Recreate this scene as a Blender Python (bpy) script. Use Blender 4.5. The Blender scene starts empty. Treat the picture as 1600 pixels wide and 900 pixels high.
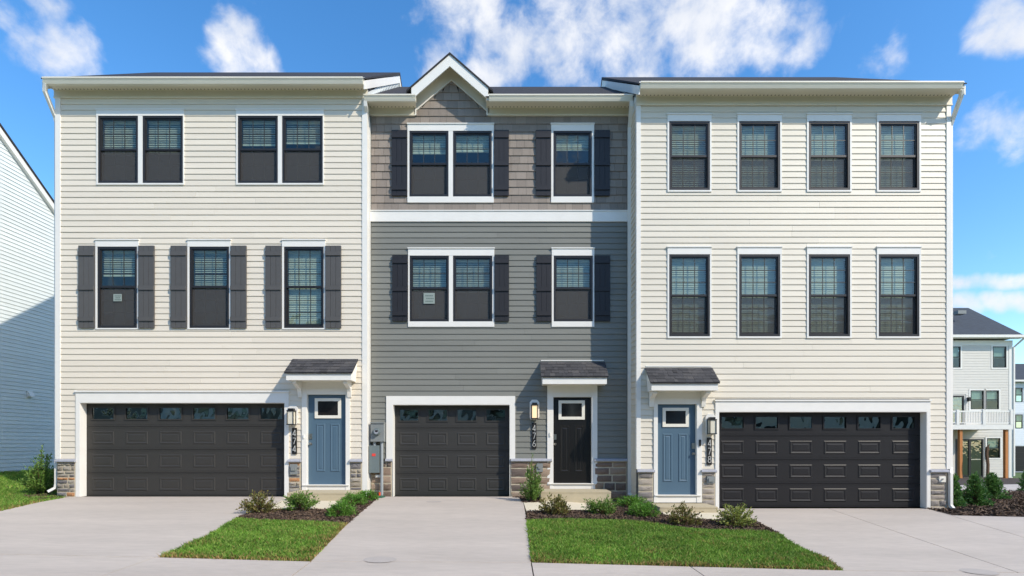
import bpy, bmesh, math, random
import numpy as np
from mathutils import Vector
random.seed(7); rng = np.random.default_rng(7)
sc = bpy.context.scene
C = sc.collection
R = math.radians

# ------------------------------------------------------------------ camera, sky, sun, exposure
CAMZ = 1.25; FPX = 825.0; HOR = 695.0; CX = 800.0      # eye height, focal length (px of the 1600 wide photo), horizon row
cd = bpy.data.cameras.new('camera'); cam = bpy.data.objects.new('camera', cd); C.objects.link(cam)
cd.sensor_width = 36; cd.lens = FPX / 1600 * 36; cd.shift_y = (HOR - 450) / 1600
cd.clip_start = .1; cd.clip_end = 6000
cam.location = (0, 0, CAMZ); cam.rotation_euler = (R(90), 0, 0)
sc.camera = cam
SUN = Vector((1.4, -1.0, 1.4)).normalized()
sd = bpy.data.lights.new('sun', 'SUN'); sun = bpy.data.objects.new('sun', sd); C.objects.link(sun)
sd.energy = 4.3; sd.angle = R(.5); sd.color = (1, .91, .76)
sun.rotation_euler = SUN.to_track_quat('Z', 'Y').to_euler()
sc.view_settings.view_transform = 'Standard'; sc.view_settings.look = 'None'
sc.view_settings.exposure = 0.162; sc.view_settings.gamma = 1

def make_world():
    w = bpy.data.worlds.new('World'); sc.world = w; w.use_nodes = True
    nt = w.node_tree; N = nt.nodes; L = nt.links; N.clear()
    out = N.new('ShaderNodeOutputWorld'); bg = N.new('ShaderNodeBackground'); L.new(bg.outputs[0], out.inputs[0])
    sky = N.new('ShaderNodeTexSky'); sky.sky_type = 'NISHITA'; sky.sun_disc = False
    sky.sun_elevation = math.asin(SUN.z); sky.sun_rotation = math.atan2(SUN.x, SUN.y)
    sky.air_density = 1.0; sky.dust_density = .35; sky.ozone_density = 2.0
    bg.inputs[1].default_value = .15
    tc = N.new('ShaderNodeTexCoord'); D = tc.outputs['Generated']
    def math_(op, a, b=None, c=None, clamp=False):
        n = N.new('ShaderNodeMath'); n.operation = op; n.use_clamp = clamp
        for i, x in enumerate((a, b, c)):
            if x is None: continue
            if isinstance(x, (int, float)): n.inputs[i].default_value = x
            else: L.new(x, n.inputs[i])
        return n.outputs[0]
    hs = N.new('ShaderNodeHueSaturation'); hs.inputs['Saturation'].default_value = 1.3; hs.inputs['Value'].default_value = 1.6
    L.new(sky.outputs[0], hs.inputs['Color'])
    # cloud banks: soft discs round world directions, broken up by noise
    def noise(sc_, det, ro, dist):
        n = N.new('ShaderNodeTexNoise'); n.inputs['Scale'].default_value = sc_; n.inputs['Detail'].default_value = det; n.inputs['Roughness'].default_value = ro
        n.inputs['Distortion'].default_value = dist; L.new(D, n.inputs['Vector']); return n.outputs[0]
    nz = noise(7., 7, .56, .25); nf = noise(19., 7, .58, .2)
    blobs = [(80,78,48),(115,96,42),(45,60,24),(5,22,24),(72,2,26),
             (372,84,36),(348,62,20),(400,102,26),
             (738,25,55),(715,2,42),(795,72,44),(690,108,32),(760,105,34),(900,55,66),(870,92,46),(985,30,74),(1065,20,78),(1000,95,50),
             (1140,40,66),(1205,62,50),(1243,82,30),(965,122,36),(1090,70,52),
             (1578,35,40),(1600,55,28),
             (1558,192,44),(1588,205,38),(1532,176,20)]
    for i, x in enumerate(range(1474, 1640, 13)):
        blobs.append((x, 440 + 2 * math.sin(i), 12)); blobs.append((x, 471 + 3 * math.sin(i * 2), 15))
    dirs = [(Vector(((px - CX) / FPX, 1, (HOR - py) / FPX)).normalized(), r / FPX / (1 + ((px - CX) / FPX) ** 2 * .5)) for px, py, r in blobs]
    acc = None
    for d, r in dirs:
        dp = N.new('ShaderNodeVectorMath'); dp.operation = 'DOT_PRODUCT'; L.new(D, dp.inputs[0]); dp.inputs[1].default_value = d
        k = 1 / (1 - math.cos(r * 1.25))
        m = math_('MULTIPLY_ADD', dp.outputs['Value'], k, 1 - k)      # 1 at the centre, 0 at the rim
        acc = m if acc is None else math_('SMOOTH_MAX', acc, m, .25)
    # the rest of the sky carries the same scattered cumulus, about as much of it as in view
    fwd = N.new('ShaderNodeVectorMath'); fwd.operation = 'DOT_PRODUCT'; L.new(D, fwd.inputs[0]); fwd.inputs[1].default_value = (0, math.cos(R(17)), math.sin(R(17)))
    out_ = N.new('ShaderNodeMapRange'); out_.inputs['From Min'].default_value = .66; out_.inputs['From Max'].default_value = .5; L.new(fwd.outputs['Value'], out_.inputs['Value'])
    wide = math_('MULTIPLY_ADD', noise(3.2, 2, .5, .2), 5., -2.55)
    acc = math_('MAXIMUM', acc, math_('MULTIPLY_ADD', math_('ADD', wide, .35), out_.outputs[0], -.35))
    dens = math_('ADD', math_('MULTIPLY_ADD', acc, .74, .02), math_('ADD', math_('MULTIPLY_ADD', nz, 2.0, -1.0), math_('MULTIPLY_ADD', nf, 2.0, -1.0)))
    rmp = N.new('ShaderNodeMapRange'); rmp.interpolation_type = 'SMOOTHSTEP'
    rmp.inputs['From Min'].default_value = .02; rmp.inputs['From Max'].default_value = 1.1
    L.new(dens, rmp.inputs['Value'])
    n2 = N.new('ShaderNodeTexNoise'); n2.inputs['Scale'].default_value = 9; n2.inputs['Detail'].default_value = 5; L.new(D, n2.inputs['Vector'])
    cr = N.new('ShaderNodeValToRGB'); L.new(n2.outputs[0], cr.inputs[0])
    cr.color_ramp.elements[0].position = .3; cr.color_ramp.elements[0].color = (4.6, 4.9, 5.5, 1)
    cr.color_ramp.elements[1].position = .6; cr.color_ramp.elements[1].color = (6.3, 6.3, 6.4, 1)
    mx = N.new('ShaderNodeMix'); mx.data_type = 'RGBA'
    L.new(math_('MULTIPLY', rmp.outputs[0], .96), mx.inputs['Factor']); L.new(hs.outputs[0], mx.inputs['A']); L.new(cr.outputs[0], mx.inputs['B'])
    L.new(mx.outputs['Result'], bg.inputs[0])
make_world()

# ------------------------------------------------------------------ materials
def lin(c):
    return tuple(((x / 255) / 12.92 if x / 255 <= .04045 else ((x / 255 + .055) / 1.055) ** 2.4) for x in c) + (1,)
MATS = {}
def mat(name, col, rough=.6, var=.1, scale=6, bump=0, bscale=80, spec=.4, objvar=0, metal=0, ramp=None, island=None, stretch=None, vec='Object', trans=0, var2=0, scale2=.6):
    m = bpy.data.materials.new(name); m.use_nodes = True; MATS[name] = m
    nt = m.node_tree; N = nt.nodes; L = nt.links; p = N['Principled BSDF']
    p.inputs['Roughness'].default_value = rough; p.inputs['Specular IOR Level'].default_value = spec; p.inputs['Metallic'].default_value = metal
    tc = N.new('ShaderNodeTexCoord'); v = tc.outputs[vec]
    if stretch:
        mp = N.new('ShaderNodeMapping'); mp.inputs['Scale'].default_value = stretch; L.new(v, mp.inputs[0]); v = mp.outputs[0]
    col = lin(col)
    rgb = N.new('ShaderNodeRGB'); rgb.outputs[0].default_value = col; c = rgb.outputs[0]
    if ramp:
        if island: src = N.new('ShaderNodeNewGeometry').outputs['Random Per Island']
        else: src = N.new('ShaderNodeObjectInfo').outputs['Random']
        cr = N.new('ShaderNodeValToRGB'); L.new(src, cr.inputs[0]); els = cr.color_ramp.elements
        while len(els) < len(ramp): els.new(.5)
        for i, rc in enumerate(ramp):
            els[i].position = i / (len(ramp) - 1 if island else len(ramp)); els[i].color = lin(rc)
        if not island: cr.color_ramp.interpolation = 'CONSTANT'
        c = cr.outputs[0]
    def vary(c, fac_socket, amt):
        h = N.new('ShaderNodeHueSaturation'); L.new(c, h.inputs['Color'])
        mr = N.new('ShaderNodeMapRange'); mr.inputs['From Min'].default_value = .25; mr.inputs['From Max'].default_value = .75
        mr.inputs['To Min'].default_value = 1 - amt; mr.inputs['To Max'].default_value = 1 + amt
        L.new(fac_socket, mr.inputs['Value']); L.new(mr.outputs[0], h.inputs['Value']); return h.outputs[0]
    if var:
        n = N.new('ShaderNodeTexNoise'); n.inputs['Scale'].default_value = scale; n.inputs['Detail'].default_value = 6; n.inputs['Roughness'].default_value = .6
        L.new(v, n.inputs['Vector']); c = vary(c, n.outputs[0], var)
    if var2:
        n = N.new('ShaderNodeTexNoise'); n.inputs['Scale'].default_value = scale2; n.inputs['Detail'].default_value = 3
        L.new(v, n.inputs['Vector']); c = vary(c, n.outputs[0], var2)
    if objvar:
        oi = N.new('ShaderNodeObjectInfo'); c = vary(c, oi.outputs['Random'], objvar)
    L.new(c, p.inputs['Base Color'])
    if bump:
        n = N.new('ShaderNodeTexNoise'); n.inputs['Scale'].default_value = bscale; n.inputs['Detail'].default_value = 4; L.new(v, n.inputs['Vector'])
        b = N.new('ShaderNodeBump'); b.inputs['Strength'].default_value = bump; b.inputs['Distance'].default_value = .01
        L.new(n.outputs[0], b.inputs['Height']); L.new(b.outputs[0], p.inputs['Normal'])
    if trans:
        t = N.new('ShaderNodeBsdfTranslucent'); L.new(c, t.inputs[0]); ms = N.new('ShaderNodeMixShader'); ms.inputs[0].default_value = trans
        L.new(p.outputs[0], ms.inputs[1]); L.new(t.outputs[0], ms.inputs[2]); L.new(ms.outputs[0], N['Material Output'].inputs[0])
    return m
def glassmat(name, tint, r0=.06, rough=.0):
    m = bpy.data.materials.new(name); m.use_nodes = True; MATS[name] = m
    nt = m.node_tree; N = nt.nodes; L = nt.links; N.remove(N['Principled BSDF'])
    t = N.new('ShaderNodeBsdfTransparent'); t.inputs[0].default_value = tint
    g = N.new('ShaderNodeBsdfGlossy'); g.inputs['Roughness'].default_value = rough; g.inputs['Color'].default_value = (.9, 1, .97, 1)
    lw = N.new('ShaderNodeLayerWeight'); lw.inputs['Blend'].default_value = .5
    pw = N.new('ShaderNodeMath'); pw.operation = 'POWER'; L.new(lw.outputs['Facing'], pw.inputs[0]); pw.inputs[1].default_value = 5
    f = N.new('ShaderNodeMath'); f.operation = 'MULTIPLY_ADD'; L.new(pw.outputs[0], f.inputs[0]); f.inputs[1].default_value = 1 - r0; f.inputs[2].default_value = r0
    tc = N.new('ShaderNodeTexCoord'); n = N.new('ShaderNodeTexNoise'); n.inputs['Scale'].default_value = 3.5; n.inputs['Detail'].default_value = 1; L.new(tc.outputs['Object'], n.inputs['Vector'])
    b = N.new('ShaderNodeBump'); b.inputs['Strength'].default_value = .12; b.inputs['Distance'].default_value = .05; L.new(n.outputs[0], b.inputs['Height']); L.new(b.outputs[0], g.inputs['Normal'])
    ms = N.new('ShaderNodeMixShader'); L.new(f.outputs[0], ms.inputs[0]); L.new(t.outputs[0], ms.inputs[1]); L.new(g.outputs[0], ms.inputs[2])
    L.new(ms.outputs[0], N['Material Output'].inputs[0]); return m
def screenmat(key, dense):
    m = bpy.data.materials.new(key); m.use_nodes = True; MATS[key] = m
    N = m.node_tree.nodes; L = m.node_tree.links; p = N['Principled BSDF']; p.inputs['Base Color'].default_value = lin((70, 69, 68)); p.inputs['Roughness'].default_value = .8
    t = N.new('ShaderNodeBsdfTransparent'); ms = N.new('ShaderNodeMixShader'); ms.inputs[0].default_value = dense
    L.new(t.outputs[0], ms.inputs[1]); L.new(p.outputs[0], ms.inputs[2]); L.new(ms.outputs[0], N['Material Output'].inputs[0])
screenmat('screen', .72); screenmat('thin_screen', .45)
glassmat('glass', (.70, .78, .71, 1), .075); glassmat('dark_glass', (.35, .38, .38, 1), .22); glassmat('far_glass', (.5, .64, .6, 1), .07)
mat('ivory_siding', (215, 207, 191), .5, .03, 3, objvar=.025, stretch=(.4, 1, 4), var2=.02)
mat('cream_siding', (220, 210, 193), .5, .03, 3, objvar=.025, stretch=(.4, 1, 4), var2=.02)
mat('white_siding', (214, 219, 218), .5, .03, 3, objvar=.03)
mat('grey_siding', (122, 122, 115), .55, .05, 3, objvar=.05, stretch=(.4, 1, 4))
mat('far_siding', (208, 203, 194), .5, .03, 3)
mat('blue_siding', (215, 220, 226), .5, .03, 3)
mat('shake', (139, 128, 118), .7, .10, 14, bump=.35, bscale=60, objvar=.10, stretch=(5, 1, .6))
mat('white_trim', (228, 225, 218), .45, .03, 4)
mat('digit_white', (196, 196, 192), .5, 0)
mat('cream_trim', (226, 222, 210), .45, .03, 4)
mat('gutter_cream', (222, 216, 200), .35, .03, 2)
mat('soffit', (222, 215, 198), .5, .02, 4)
mat('soffit_hole', (70, 64, 56), .9, 0)
mat('sheathing', (110, 104, 98), .8, .05)
mat('interior', (96, 92, 88), .9, 0)
mat('black_frame', (38, 37, 38), .4, .05)
mat('grille_bar', (52, 56, 58), .45, 0)
mat('blind', (226, 228, 222), .6, .02, trans=.25)
mat('grey_shutter', (84, 82, 80), .5, .06, 9, objvar=.03)
mat('navy_shutter', (38, 36, 38), .5, .06, 9, objvar=.03)
mat('garage_charcoal', (53, 51, 48), .52, .05, 5, bump=.12, bscale=120, stretch=(.3, 1, 3))
mat('garage_grey', (52, 51, 49), .52, .05, 5, bump=.12, bscale=120, stretch=(.3, 1, 3))
mat('garage_black', (32, 31, 33), .45, .05, 5, bump=.12, bscale=120, spec=.3, stretch=(.3, 1, 3))
mat('blue_door', (78, 102, 120), .42, .03, 4)
mat('black_door', (19, 18, 18), .4, .03, 4)
mat('nickel', (190, 185, 178), .3, .03, metal=1)
mat('black_metal', (28, 28, 29), .45, .04)
mat('meter_grey', (128, 132, 131), .5, .06, 8)
mat('panel_grey', (108, 119, 120), .5, .06, 8)
mat('conduit', (146, 152, 155), .5, .04)
mat('orange_plastic', (232, 84, 40), .5, .03)
mat('red_label', (225, 70, 62), .6, .1, 60)
mat('green_lid', (54, 92, 74), .6, .1)
mat('paper', (140, 152, 147), .8, .04)
mat('ink', (92, 108, 104), .8, 0)
mat('roof_shingle', (58, 58, 62), .9, .22, 40, bump=.6, bscale=90, ramp=[(50, 50, 53), (70, 69, 71), (58, 58, 62), (80, 78, 78)], island=True, vec='Generated' if False else 'Object')
mat('main_roof', (50, 50, 54), .9, .25, 9, bump=.6, bscale=60, stretch=(1, 1, 4))
mat('slate_roof', (60, 66, 74), .9, .2, 4, bump=.5, bscale=30)
mat('mortar', (196, 184, 160), .95, .1, 20, bump=.4)
mat('ledge_stone', (120, 116, 112), .85, .22, 14, bump=.7, bscale=45, ramp=[(132, 124, 114), (156, 146, 130), (106, 101, 100), (146, 136, 122), (176, 128, 88), (116, 112, 110), (158, 150, 138), (122, 118, 118), (146, 138, 126), (110, 106, 106)])
mat('block_stone', (120, 108, 98), .85, .22, 14, bump=.7, bscale=45, ramp=[(140, 120, 104), (116, 100, 88), (156, 136, 118), (126, 108, 96), (104, 92, 84), (146, 124, 102)])
mat('pale_stone', (150, 145, 140), .85, .2, 14, bump=.7, bscale=45, ramp=[(158, 148, 138), (138, 130, 122), (168, 157, 144), (148, 140, 132), (130, 124, 120)])
mat('cap_stone', (158, 160, 168), .8, .12, 12, bump=.4)
mat('concrete', (182, 172, 162), .85, .08, 9, bump=.35, bscale=160, var2=.09, scale2=.8, stretch=(.45, 1.6, 1))
mat('walk_concrete', (206, 196, 174), .85, .05, 18, bump=.25, bscale=220, var2=.04)
mat('step_concrete', (176, 164, 138), .85, .06, 9, bump=.3, bscale=120, var2=.05)
mat('patch', (170, 162, 155), .85, .05, 20)
mat('asphalt', (70, 70, 72), .9, .15, 30, bump=.4)
mat('soil_grass', (66, 84, 34), .95, .3, 5, bump=.5)
mat('ground_grass', (78, 98, 44), .95, .3, 1.2, bump=.5, bscale=12)
mat('grass_blade', (80, 120, 40), .7, .3, 2.2, var2=.2, scale2=.8, ramp=[(72, 122, 32), (122, 164, 58), (92, 138, 42), (162, 186, 94), (76, 118, 34)], island=True, trans=.3)
mat('dry_blade', (150, 130, 80), .8, 0, ramp=[(150, 124, 76), (178, 152, 100), (120, 100, 58), (140, 140, 66)], island=True, trans=.2)
mat('mulch_soil', (64, 52, 44), .95, .35, 22, bump=.9, bscale=40)
mat('mulch_chip', (80, 62, 50), .9, .15, 30, ramp=[(58, 46, 40), (92, 74, 60), (70, 56, 48), (118, 98, 80), (48, 40, 36)], island=True)
mat('leaf_green', (80, 116, 48), .55, 0, ramp=[(70, 104, 42), (112, 146, 64), (88, 122, 50), (134, 160, 78)], island=True, trans=.3)
mat('leaf_bright', (84, 130, 48), .55, 0, ramp=[(62, 108, 34), (104, 152, 54), (80, 130, 44), (122, 166, 66)], island=True, trans=.3)
mat('leaf_olive', (110, 112, 58), .55, 0, ramp=[(98, 104, 48), (134, 128, 68), (112, 92, 56), (84, 100, 42), (146, 140, 80)], island=True, trans=.3)
mat('leaf_yellow', (124, 138, 64), .55, 0, ramp=[(104, 124, 50), (150, 156, 78), (122, 138, 60), (164, 164, 92)], island=True, trans=.3)
mat('leaf_dark', (54, 92, 48), .55, 0, ramp=[(54, 92, 44), (86, 128, 62), (66, 106, 50), (104, 144, 74)], island=True, trans=.25)
mat('twig', (92, 70, 52), .9, .2, 30)
mat('cedar', (184, 120, 66), .7, .15, 6, stretch=(4, 4, .5))
mat('lamp_glass', (214, 208, 190), .3, .03)
def emit(name, col, s):
    m = bpy.data.materials.new(name); m.use_nodes = True; MATS[name] = m
    p = m.node_tree.nodes['Principled BSDF']; p.inputs['Base Color'].default_value = lin(col); p.inputs['Emission Color'].default_value = lin(col); p.inputs['Emission Strength'].default_value = s
emit('lamp_lit', (246, 214, 166), .45)

# ------------------------------------------------------------------ mesh helpers
class MB:
    def __init__(s): s.v = []; s.f = []; s.mi = []
    def face(s, pts, mi=0):
        n = len(s.v); s.v += [tuple(p) for p in pts]; s.f.append(tuple(range(n, n + len(pts)))); s.mi.append(mi); return s
    def box(s, x0, x1, y0, y1, z0, z1, mi=0):
        n = len(s.v); s.v += [(x0,y0,z0),(x1,y0,z0),(x1,y1,z0),(x0,y1,z0),(x0,y0,z1),(x1,y0,z1),(x1,y1,z1),(x0,y1,z1)]
        for q in ((0,3,2,1),(4,5,6,7),(0,1,5,4),(1,2,6,5),(2,3,7,6),(3,0,4,7)): s.f.append(tuple(n + i for i in q)); s.mi.append(mi)
        return s
    def extrude(s, poly, a0, a1, axis='x', mi=0):
        """poly of 2-D points run along an axis: x -> (y,z), y -> (x,z), z -> (x,y)"""
        def P(p, a): return (a, p[0], p[1]) if axis == 'x' else (p[0], a, p[1]) if axis == 'y' else (p[0], p[1], a)
        n = len(s.v); k = len(poly); s.v += [P(p, a0) for p in poly] + [P(p, a1) for p in poly]
        for i in range(k): j = (i + 1) % k; s.f.append((n + i, n + j, n + k + j, n + k + i)); s.mi.append(mi)
        s.f.append(tuple(n + i for i in reversed(range(k)))); s.f.append(tuple(n + k + i for i in range(k))); s.mi += [mi, mi]
        return s
    def ring(s, x0, x1, z0, z1, w, y0, y1, wt=None, wb=None):
        wt = w if wt is None else wt; wb = w if wb is None else wb
        s.box(x0, x0 + w, y0, y1, z0, z1); s.box(x1 - w, x1, y0, y1, z0, z1)
        s.box(x0 + w, x1 - w, y0, y1, z1 - wt, z1); s.box(x0 + w, x1 - w, y0, y1, z0, z0 + wb); return s
    def sweep(s, pts, w, d, mi=0):
        """rectangular tube along a polyline; w across, d deep"""
        pts = [Vector(p) for p in pts]; secs = []
        for i, p in enumerate(pts):
            t = (pts[min(i + 1, len(pts) - 1)] - pts[max(i - 1, 0)]).normalized()
            u = t.cross(Vector((0, 1, 0)));  u = Vector((1, 0, 0)) if u.length < .3 else u.normalized(); w2 = u.cross(t).normalized()
            secs.append([p + u * a * w / 2 + w2 * b * d / 2 for a, b in ((-1,-1),(1,-1),(1,1),(-1,1))])
        n = len(s.v)
        for q in secs: s.v += [tuple(x) for x in q]
        for i in range(len(secs) - 1):
            for k in range(4): a = n + i*4 + k; b = n + i*4 + (k+1) % 4; s.f.append((a, b, b + 4, a + 4)); s.mi.append(mi)
        s.f.append((n+3, n+2, n+1, n)); e = n + (len(secs)-1)*4; s.f.append((e, e+1, e+2, e+3)); s.mi += [mi, mi]; return s
    def cyl(s, c, r, h, axis='z', n=14, r2=None, mi=0):
        r2 = r if r2 is None else r2
        def P(a, rr, t):
            u, v = rr * math.cos(a), rr * math.sin(a)
            return (c[0]+u, c[1]+v, c[2]+t) if axis == 'z' else (c[0]+u, c[1]+t, c[2]+v) if axis == 'y' else (c[0]+t, c[1]+u, c[2]+v)
        k = len(s.v); s.v += [P(2*math.pi*i/n, r, 0) for i in range(n)] + [P(2*math.pi*i/n, r2, h) for i in range(n)]
        for i in range(n): j = (i+1) % n; s.f.append((k+i, k+j, k+n+j, k+n+i)); s.mi.append(mi)
        s.f.append(tuple(k+i for i in reversed(range(n)))); s.f.append(tuple(k+n+i for i in range(n))); s.mi += [mi, mi]; return s
    def mesh(s, name, mats):
        me = bpy.data.meshes.new(name); me.from_pydata(s.v, [], s.f)
        for m in (mats if isinstance(mats, (list, tuple)) else [mats]): me.materials.append(MATS[m])
        if any(s.mi): me.polygons.foreach_set('material_index', s.mi)
        if len(s.f) == 1: return me                          # single panes keep the side they were drawn on
        bm = bmesh.new(); bm.from_mesh(me); bmesh.ops.recalc_face_normals(bm, faces=bm.faces); bm.to_mesh(me); bm.free()
        return me
def ob(name, mesh, parent=None, loc=(0,0,0), **props):
    o = bpy.data.objects.new(name, mesh); C.objects.link(o); o.location = loc
    if parent: o.parent = parent
    for k, v in props.items(): o[k] = v
    return o
def part(name, mb, m, parent, loc=(0,0,0), **p): return ob(name, mb.mesh(name, m), parent, loc, **p)
def thing(name, label, cat, loc=(0,0,0), group=None):
    o = ob(name, None, None, loc, label=label, category=cat)
    if group: o['group'] = group
    return o
CACHE = {}
def cached(key, fn):
    if key not in CACHE: CACHE[key] = fn()
    return CACHE[key]
def sheet(mb, x0, x1, z0, z1, holes, y=0., mi=0):
    xs = sorted({x0, x1, *[min(max(h[0], x0), x1) for h in holes], *[min(max(h[1], x0), x1) for h in holes]})
    zs = sorted({z0, z1, *[min(max(h[2], z0), z1) for h in holes], *[min(max(h[3], z0), z1) for h in holes]})
    for a, b in zip(xs, xs[1:]):
        for c, d in zip(zs, zs[1:]):
            mx, mz = (a+b)/2, (c+d)/2
            if any(h[0] < mx < h[1] and h[2] < mz < h[3] for h in holes): continue
            mb.face([(a,y,c),(b,y,c),(b,y,d),(a,y,d)], mi)
    return mb

# ------------------------------------------------------------------ terrain
def sm(t): t = min(max(t, 0), 1); return t*t*(3-2*t)
def terrain(x, y):
    a = -.22 * sm((x - .2) / 3.6)                                   # level along the garage doors
    c = -.184 - .018 * x                                            # level along the back of the pavement
    c = max(min(c, .1), -.55)
    t = (y - 6.5) / 6.0
    if y >= 12.5:
        z = a
        if x < -10: z += .36 * sm((y - 12.2) / 4.2) * sm((-x - 10) / 3)
        if x > 8: z -= .033 * min(y - 12.5, 45) * sm((x - 8) / 3)
        return z
    if y >= 6.5: return c + (a - c) * t
    return c - .015 * (6.5 - y if y > 5 else 1.5)
def gp(px, py, dz=0.):
    d = 10.
    for _ in range(60):
        d = .5 * d + .5 * FPX * (CAMZ - terrain((px - CX) * d / FPX, d) - dz) / (py - HOR)
    return ((px - CX) * d / FPX, d)
def clip_poly(poly, nx, ny, c):
    out = []
    for i in range(len(poly)):
        p, q = poly[i], poly[(i+1) % len(poly)]; dp = nx*p[0]+ny*p[1]-c; dq = nx*q[0]+ny*q[1]-c
        if dp >= 0: out.append(p)
        if dp * dq < 0: t = dp/(dp-dq); out.append((p[0]+(q[0]-p[0])*t, p[1]+(q[1]-p[1])*t))
    return out
def split_poly(poly, p, q, gap=.014):
    nx, ny = -(q[1]-p[1]), q[0]-p[0]; l = math.hypot(nx, ny); nx /= l; ny /= l; c = nx*p[0]+ny*p[1]
    return [r for r in (clip_poly(poly, nx, ny, c + gap/2), clip_poly(poly, -nx, -ny, -c + gap/2)) if len(r) > 2]
def land(name, poly, m, dz, parent=None, step=.5, skirt=.08, **props):
    """a sheet with the outline poly that follows the terrain, with a turned-down edge"""
    bm = bmesh.new(); vs = [bm.verts.new((x, y, 0)) for x, y in poly]; bm.faces.new(vs)
    xs = [p[0] for p in poly]; ys = [p[1] for p in poly]
    for lo, hi, ax in ((min(xs), max(xs), 0), (min(ys), max(ys), 1)):
        k = math.ceil(lo / step) * step
        while k < hi:
            co = (k, 0, 0) if ax == 0 else (0, k, 0); no = (1, 0, 0) if ax == 0 else (0, 1, 0)
            bmesh.ops.bisect_plane(bm, geom=bm.verts[:] + bm.edges[:] + bm.faces[:], plane_co=co, plane_no=no, dist=1e-5); k += step
    bmesh.ops.triangulate(bm, faces=[f for f in bm.faces if len(f.verts) > 4])
    for v in bm.verts: v.co.z = terrain(v.co.x, v.co.y) + dz
    if skirt:
        r = bmesh.ops.extrude_edge_only(bm, edges=[e for e in bm.edges if e.is_boundary])
        for v in r['geom']:
            if isinstance(v, bmesh.types.BMVert): v.co.z -= skirt
    bmesh.ops.recalc_face_normals(bm, faces=bm.faces)
    me = bpy.data.meshes.new(name); bm.to_mesh(me); bm.free(); me.materials.append(MATS[m])
    o = ob(name, me, parent)
    for k, v in props.items(): o[k] = v
    return o
def in_poly(x, y, poly):
    c = False; n = len(poly)
    for i in range(n):
        (x1, y1), (x2, y2) = poly[i], poly[i-1]
        if (y1 > y) != (y2 > y) and x < (x2-x1)*(y-y1)/(y2-y1)+x1: c = not c
    return c

# ground sheet to the horizon
gx = sorted(set([-1500, -600, -250, -120, -60] + [i * 1.0 for i in range(-30, 50)] + [60, 120, 250, 600, 1500]))
gy = sorted(set([-1500, -500, -200, -90, -45] + [i * 1.0 for i in range(-22, 62)] + [75, 100, 160, 300, 700, 2500]))
vs = [(x, y, terrain(x, y) - .05) for y in gy for x in gx]; nx = len(gx)
fs = [(j*nx+i, j*nx+i+1, (j+1)*nx+i+1, (j+1)*nx+i) for j in range(len(gy)-1) for i in range(nx-1)]
me = bpy.data.meshes.new('ground'); me.from_pydata(vs, [], fs); me.materials.append(MATS['ground_grass'])
ob('ground', me, None, kind='structure', label='grassy ground around the row of townhouses', category='ground')
def G(*pts): return [gp(*p) for p in pts]
# outlines on the ground
drive_l = G((112,777),(446,777),(436,786),(385,806),(318,842),(248,872.5)) + G((0,867.5),(-160,864)) + [(-13.5, 9.0)] + G((0,800),(60,786))
drive_m = G((592,777),(800,777),(812,779),(818,788),(823,815),(830,880.5),(486,879),(543,820))
drive_r = G((1117,795.5),(1449,795.5),(1488,806.5),(1600,809)) + [(20, 11.2), (20, 6.62)] + G((1318,893),(1290,873),(1240,852),(1222,838),(1190,822),(1150,812))
lawn_l = G((248,872.5),(318,842),(368,812),(455,816),(543,820),(486,879))
lawn_r = G((822.5,814),(975,814),(1050,824),(1110,830),(1200,833),(1222,838),(1240,852),(1290,873),(1318,893),(830,880.5))
mulch_l = G((368,812),(400,799),(445,797),(545,798),(556,776),(594,776.5),(543,820),(455,816))
mulch_r = G((823,801),(955,800),(962,780),(1016,790),(1036,806),(1100,813.5),(1180,815.5),(1222,838),(1200,833),(1110,830),(1050,824),(975,814),(822.5,814))
walk_l = G((446,778),(550,779),(545,798),(445,797),(402,799),(436,786))
walk_m = G((818,786),(958,782),(955,800),(823,801))
walk_r = G((1036,798),(1122,797),(1150,812),(1180,815.5),(1100,813.5),(1036,806))
mulch_m = G((800,778),(850,778),(848,786),(818,787),(812,779))
lawn_far = [(-13.5, 9.0)] + G((0,800.5),(60,786.5),(100,778.5)) + [(-10.75, 12.6), (-10.75, 30), (-15.96, 30), (-15.96, 9.0)]
walk_line = [(-16, 6.72), gp(0,867.2), gp(248,872.5), gp(486,879), gp(830,880.5), gp(1318,893), (20, 6.6)]
pave = walk_line + [(20, 4.4), (-16, 4.4)]
land('street', [(-60, 4.2), (60, 4.2), (60, -7), (-60, -7)], 'asphalt', -.12, step=4, kind='structure', label='asphalt street in front of the townhouses', category='street')
def slabs(root, poly, cuts, m, dz):
    ps = [poly]
    for p, q in cuts: ps = [r for s in ps for r in split_poly(s, p, q)]
    for s in ps: land('slab', s, m, dz, root)
def droot(name, label, cat, mesh_poly, m, dz):
    return land(name, mesh_poly, m, dz, kind='structure', label=label, category=cat)
def sidewalk():
    r = droot('sidewalk', 'pale concrete pavement along the bottom of the picture', 'sidewalk', pave, 'mulch_soil', -.035)
    j = [((-11,6.6),(-11.3,4.4)), (gp(212,883), gp(172,897)), (gp(486,879), gp(458,900)), (gp(830,880), gp(833.5,900)), (gp(1082,889), gp(1098,900)), ((8,6.6),(8.2,4.4)), ((12,6.6),(12.2,4.4))]
    slabs(r, pave, j, 'concrete', .012)
sidewalk()
r = droot('driveway', 'wide concrete driveway before the left dark two-car garage door', 'driveway', drive_l, 'mulch_soil', -.03); slabs(r, drive_l, [], 'concrete', .016)
r = droot('driveway', 'narrow concrete driveway between the two front lawns', 'driveway', drive_m, 'mulch_soil', -.03); slabs(r, drive_m, [], 'concrete', .016)
r = droot('driveway', 'wide concrete driveway before the right black garage door', 'driveway', drive_r, 'mulch_soil', -.03)
slabs(r, drive_r, [(gp(1313,802), gp(1589,896)), (gp(1493,809), gp(1600,841))], 'concrete', .016)
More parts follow.
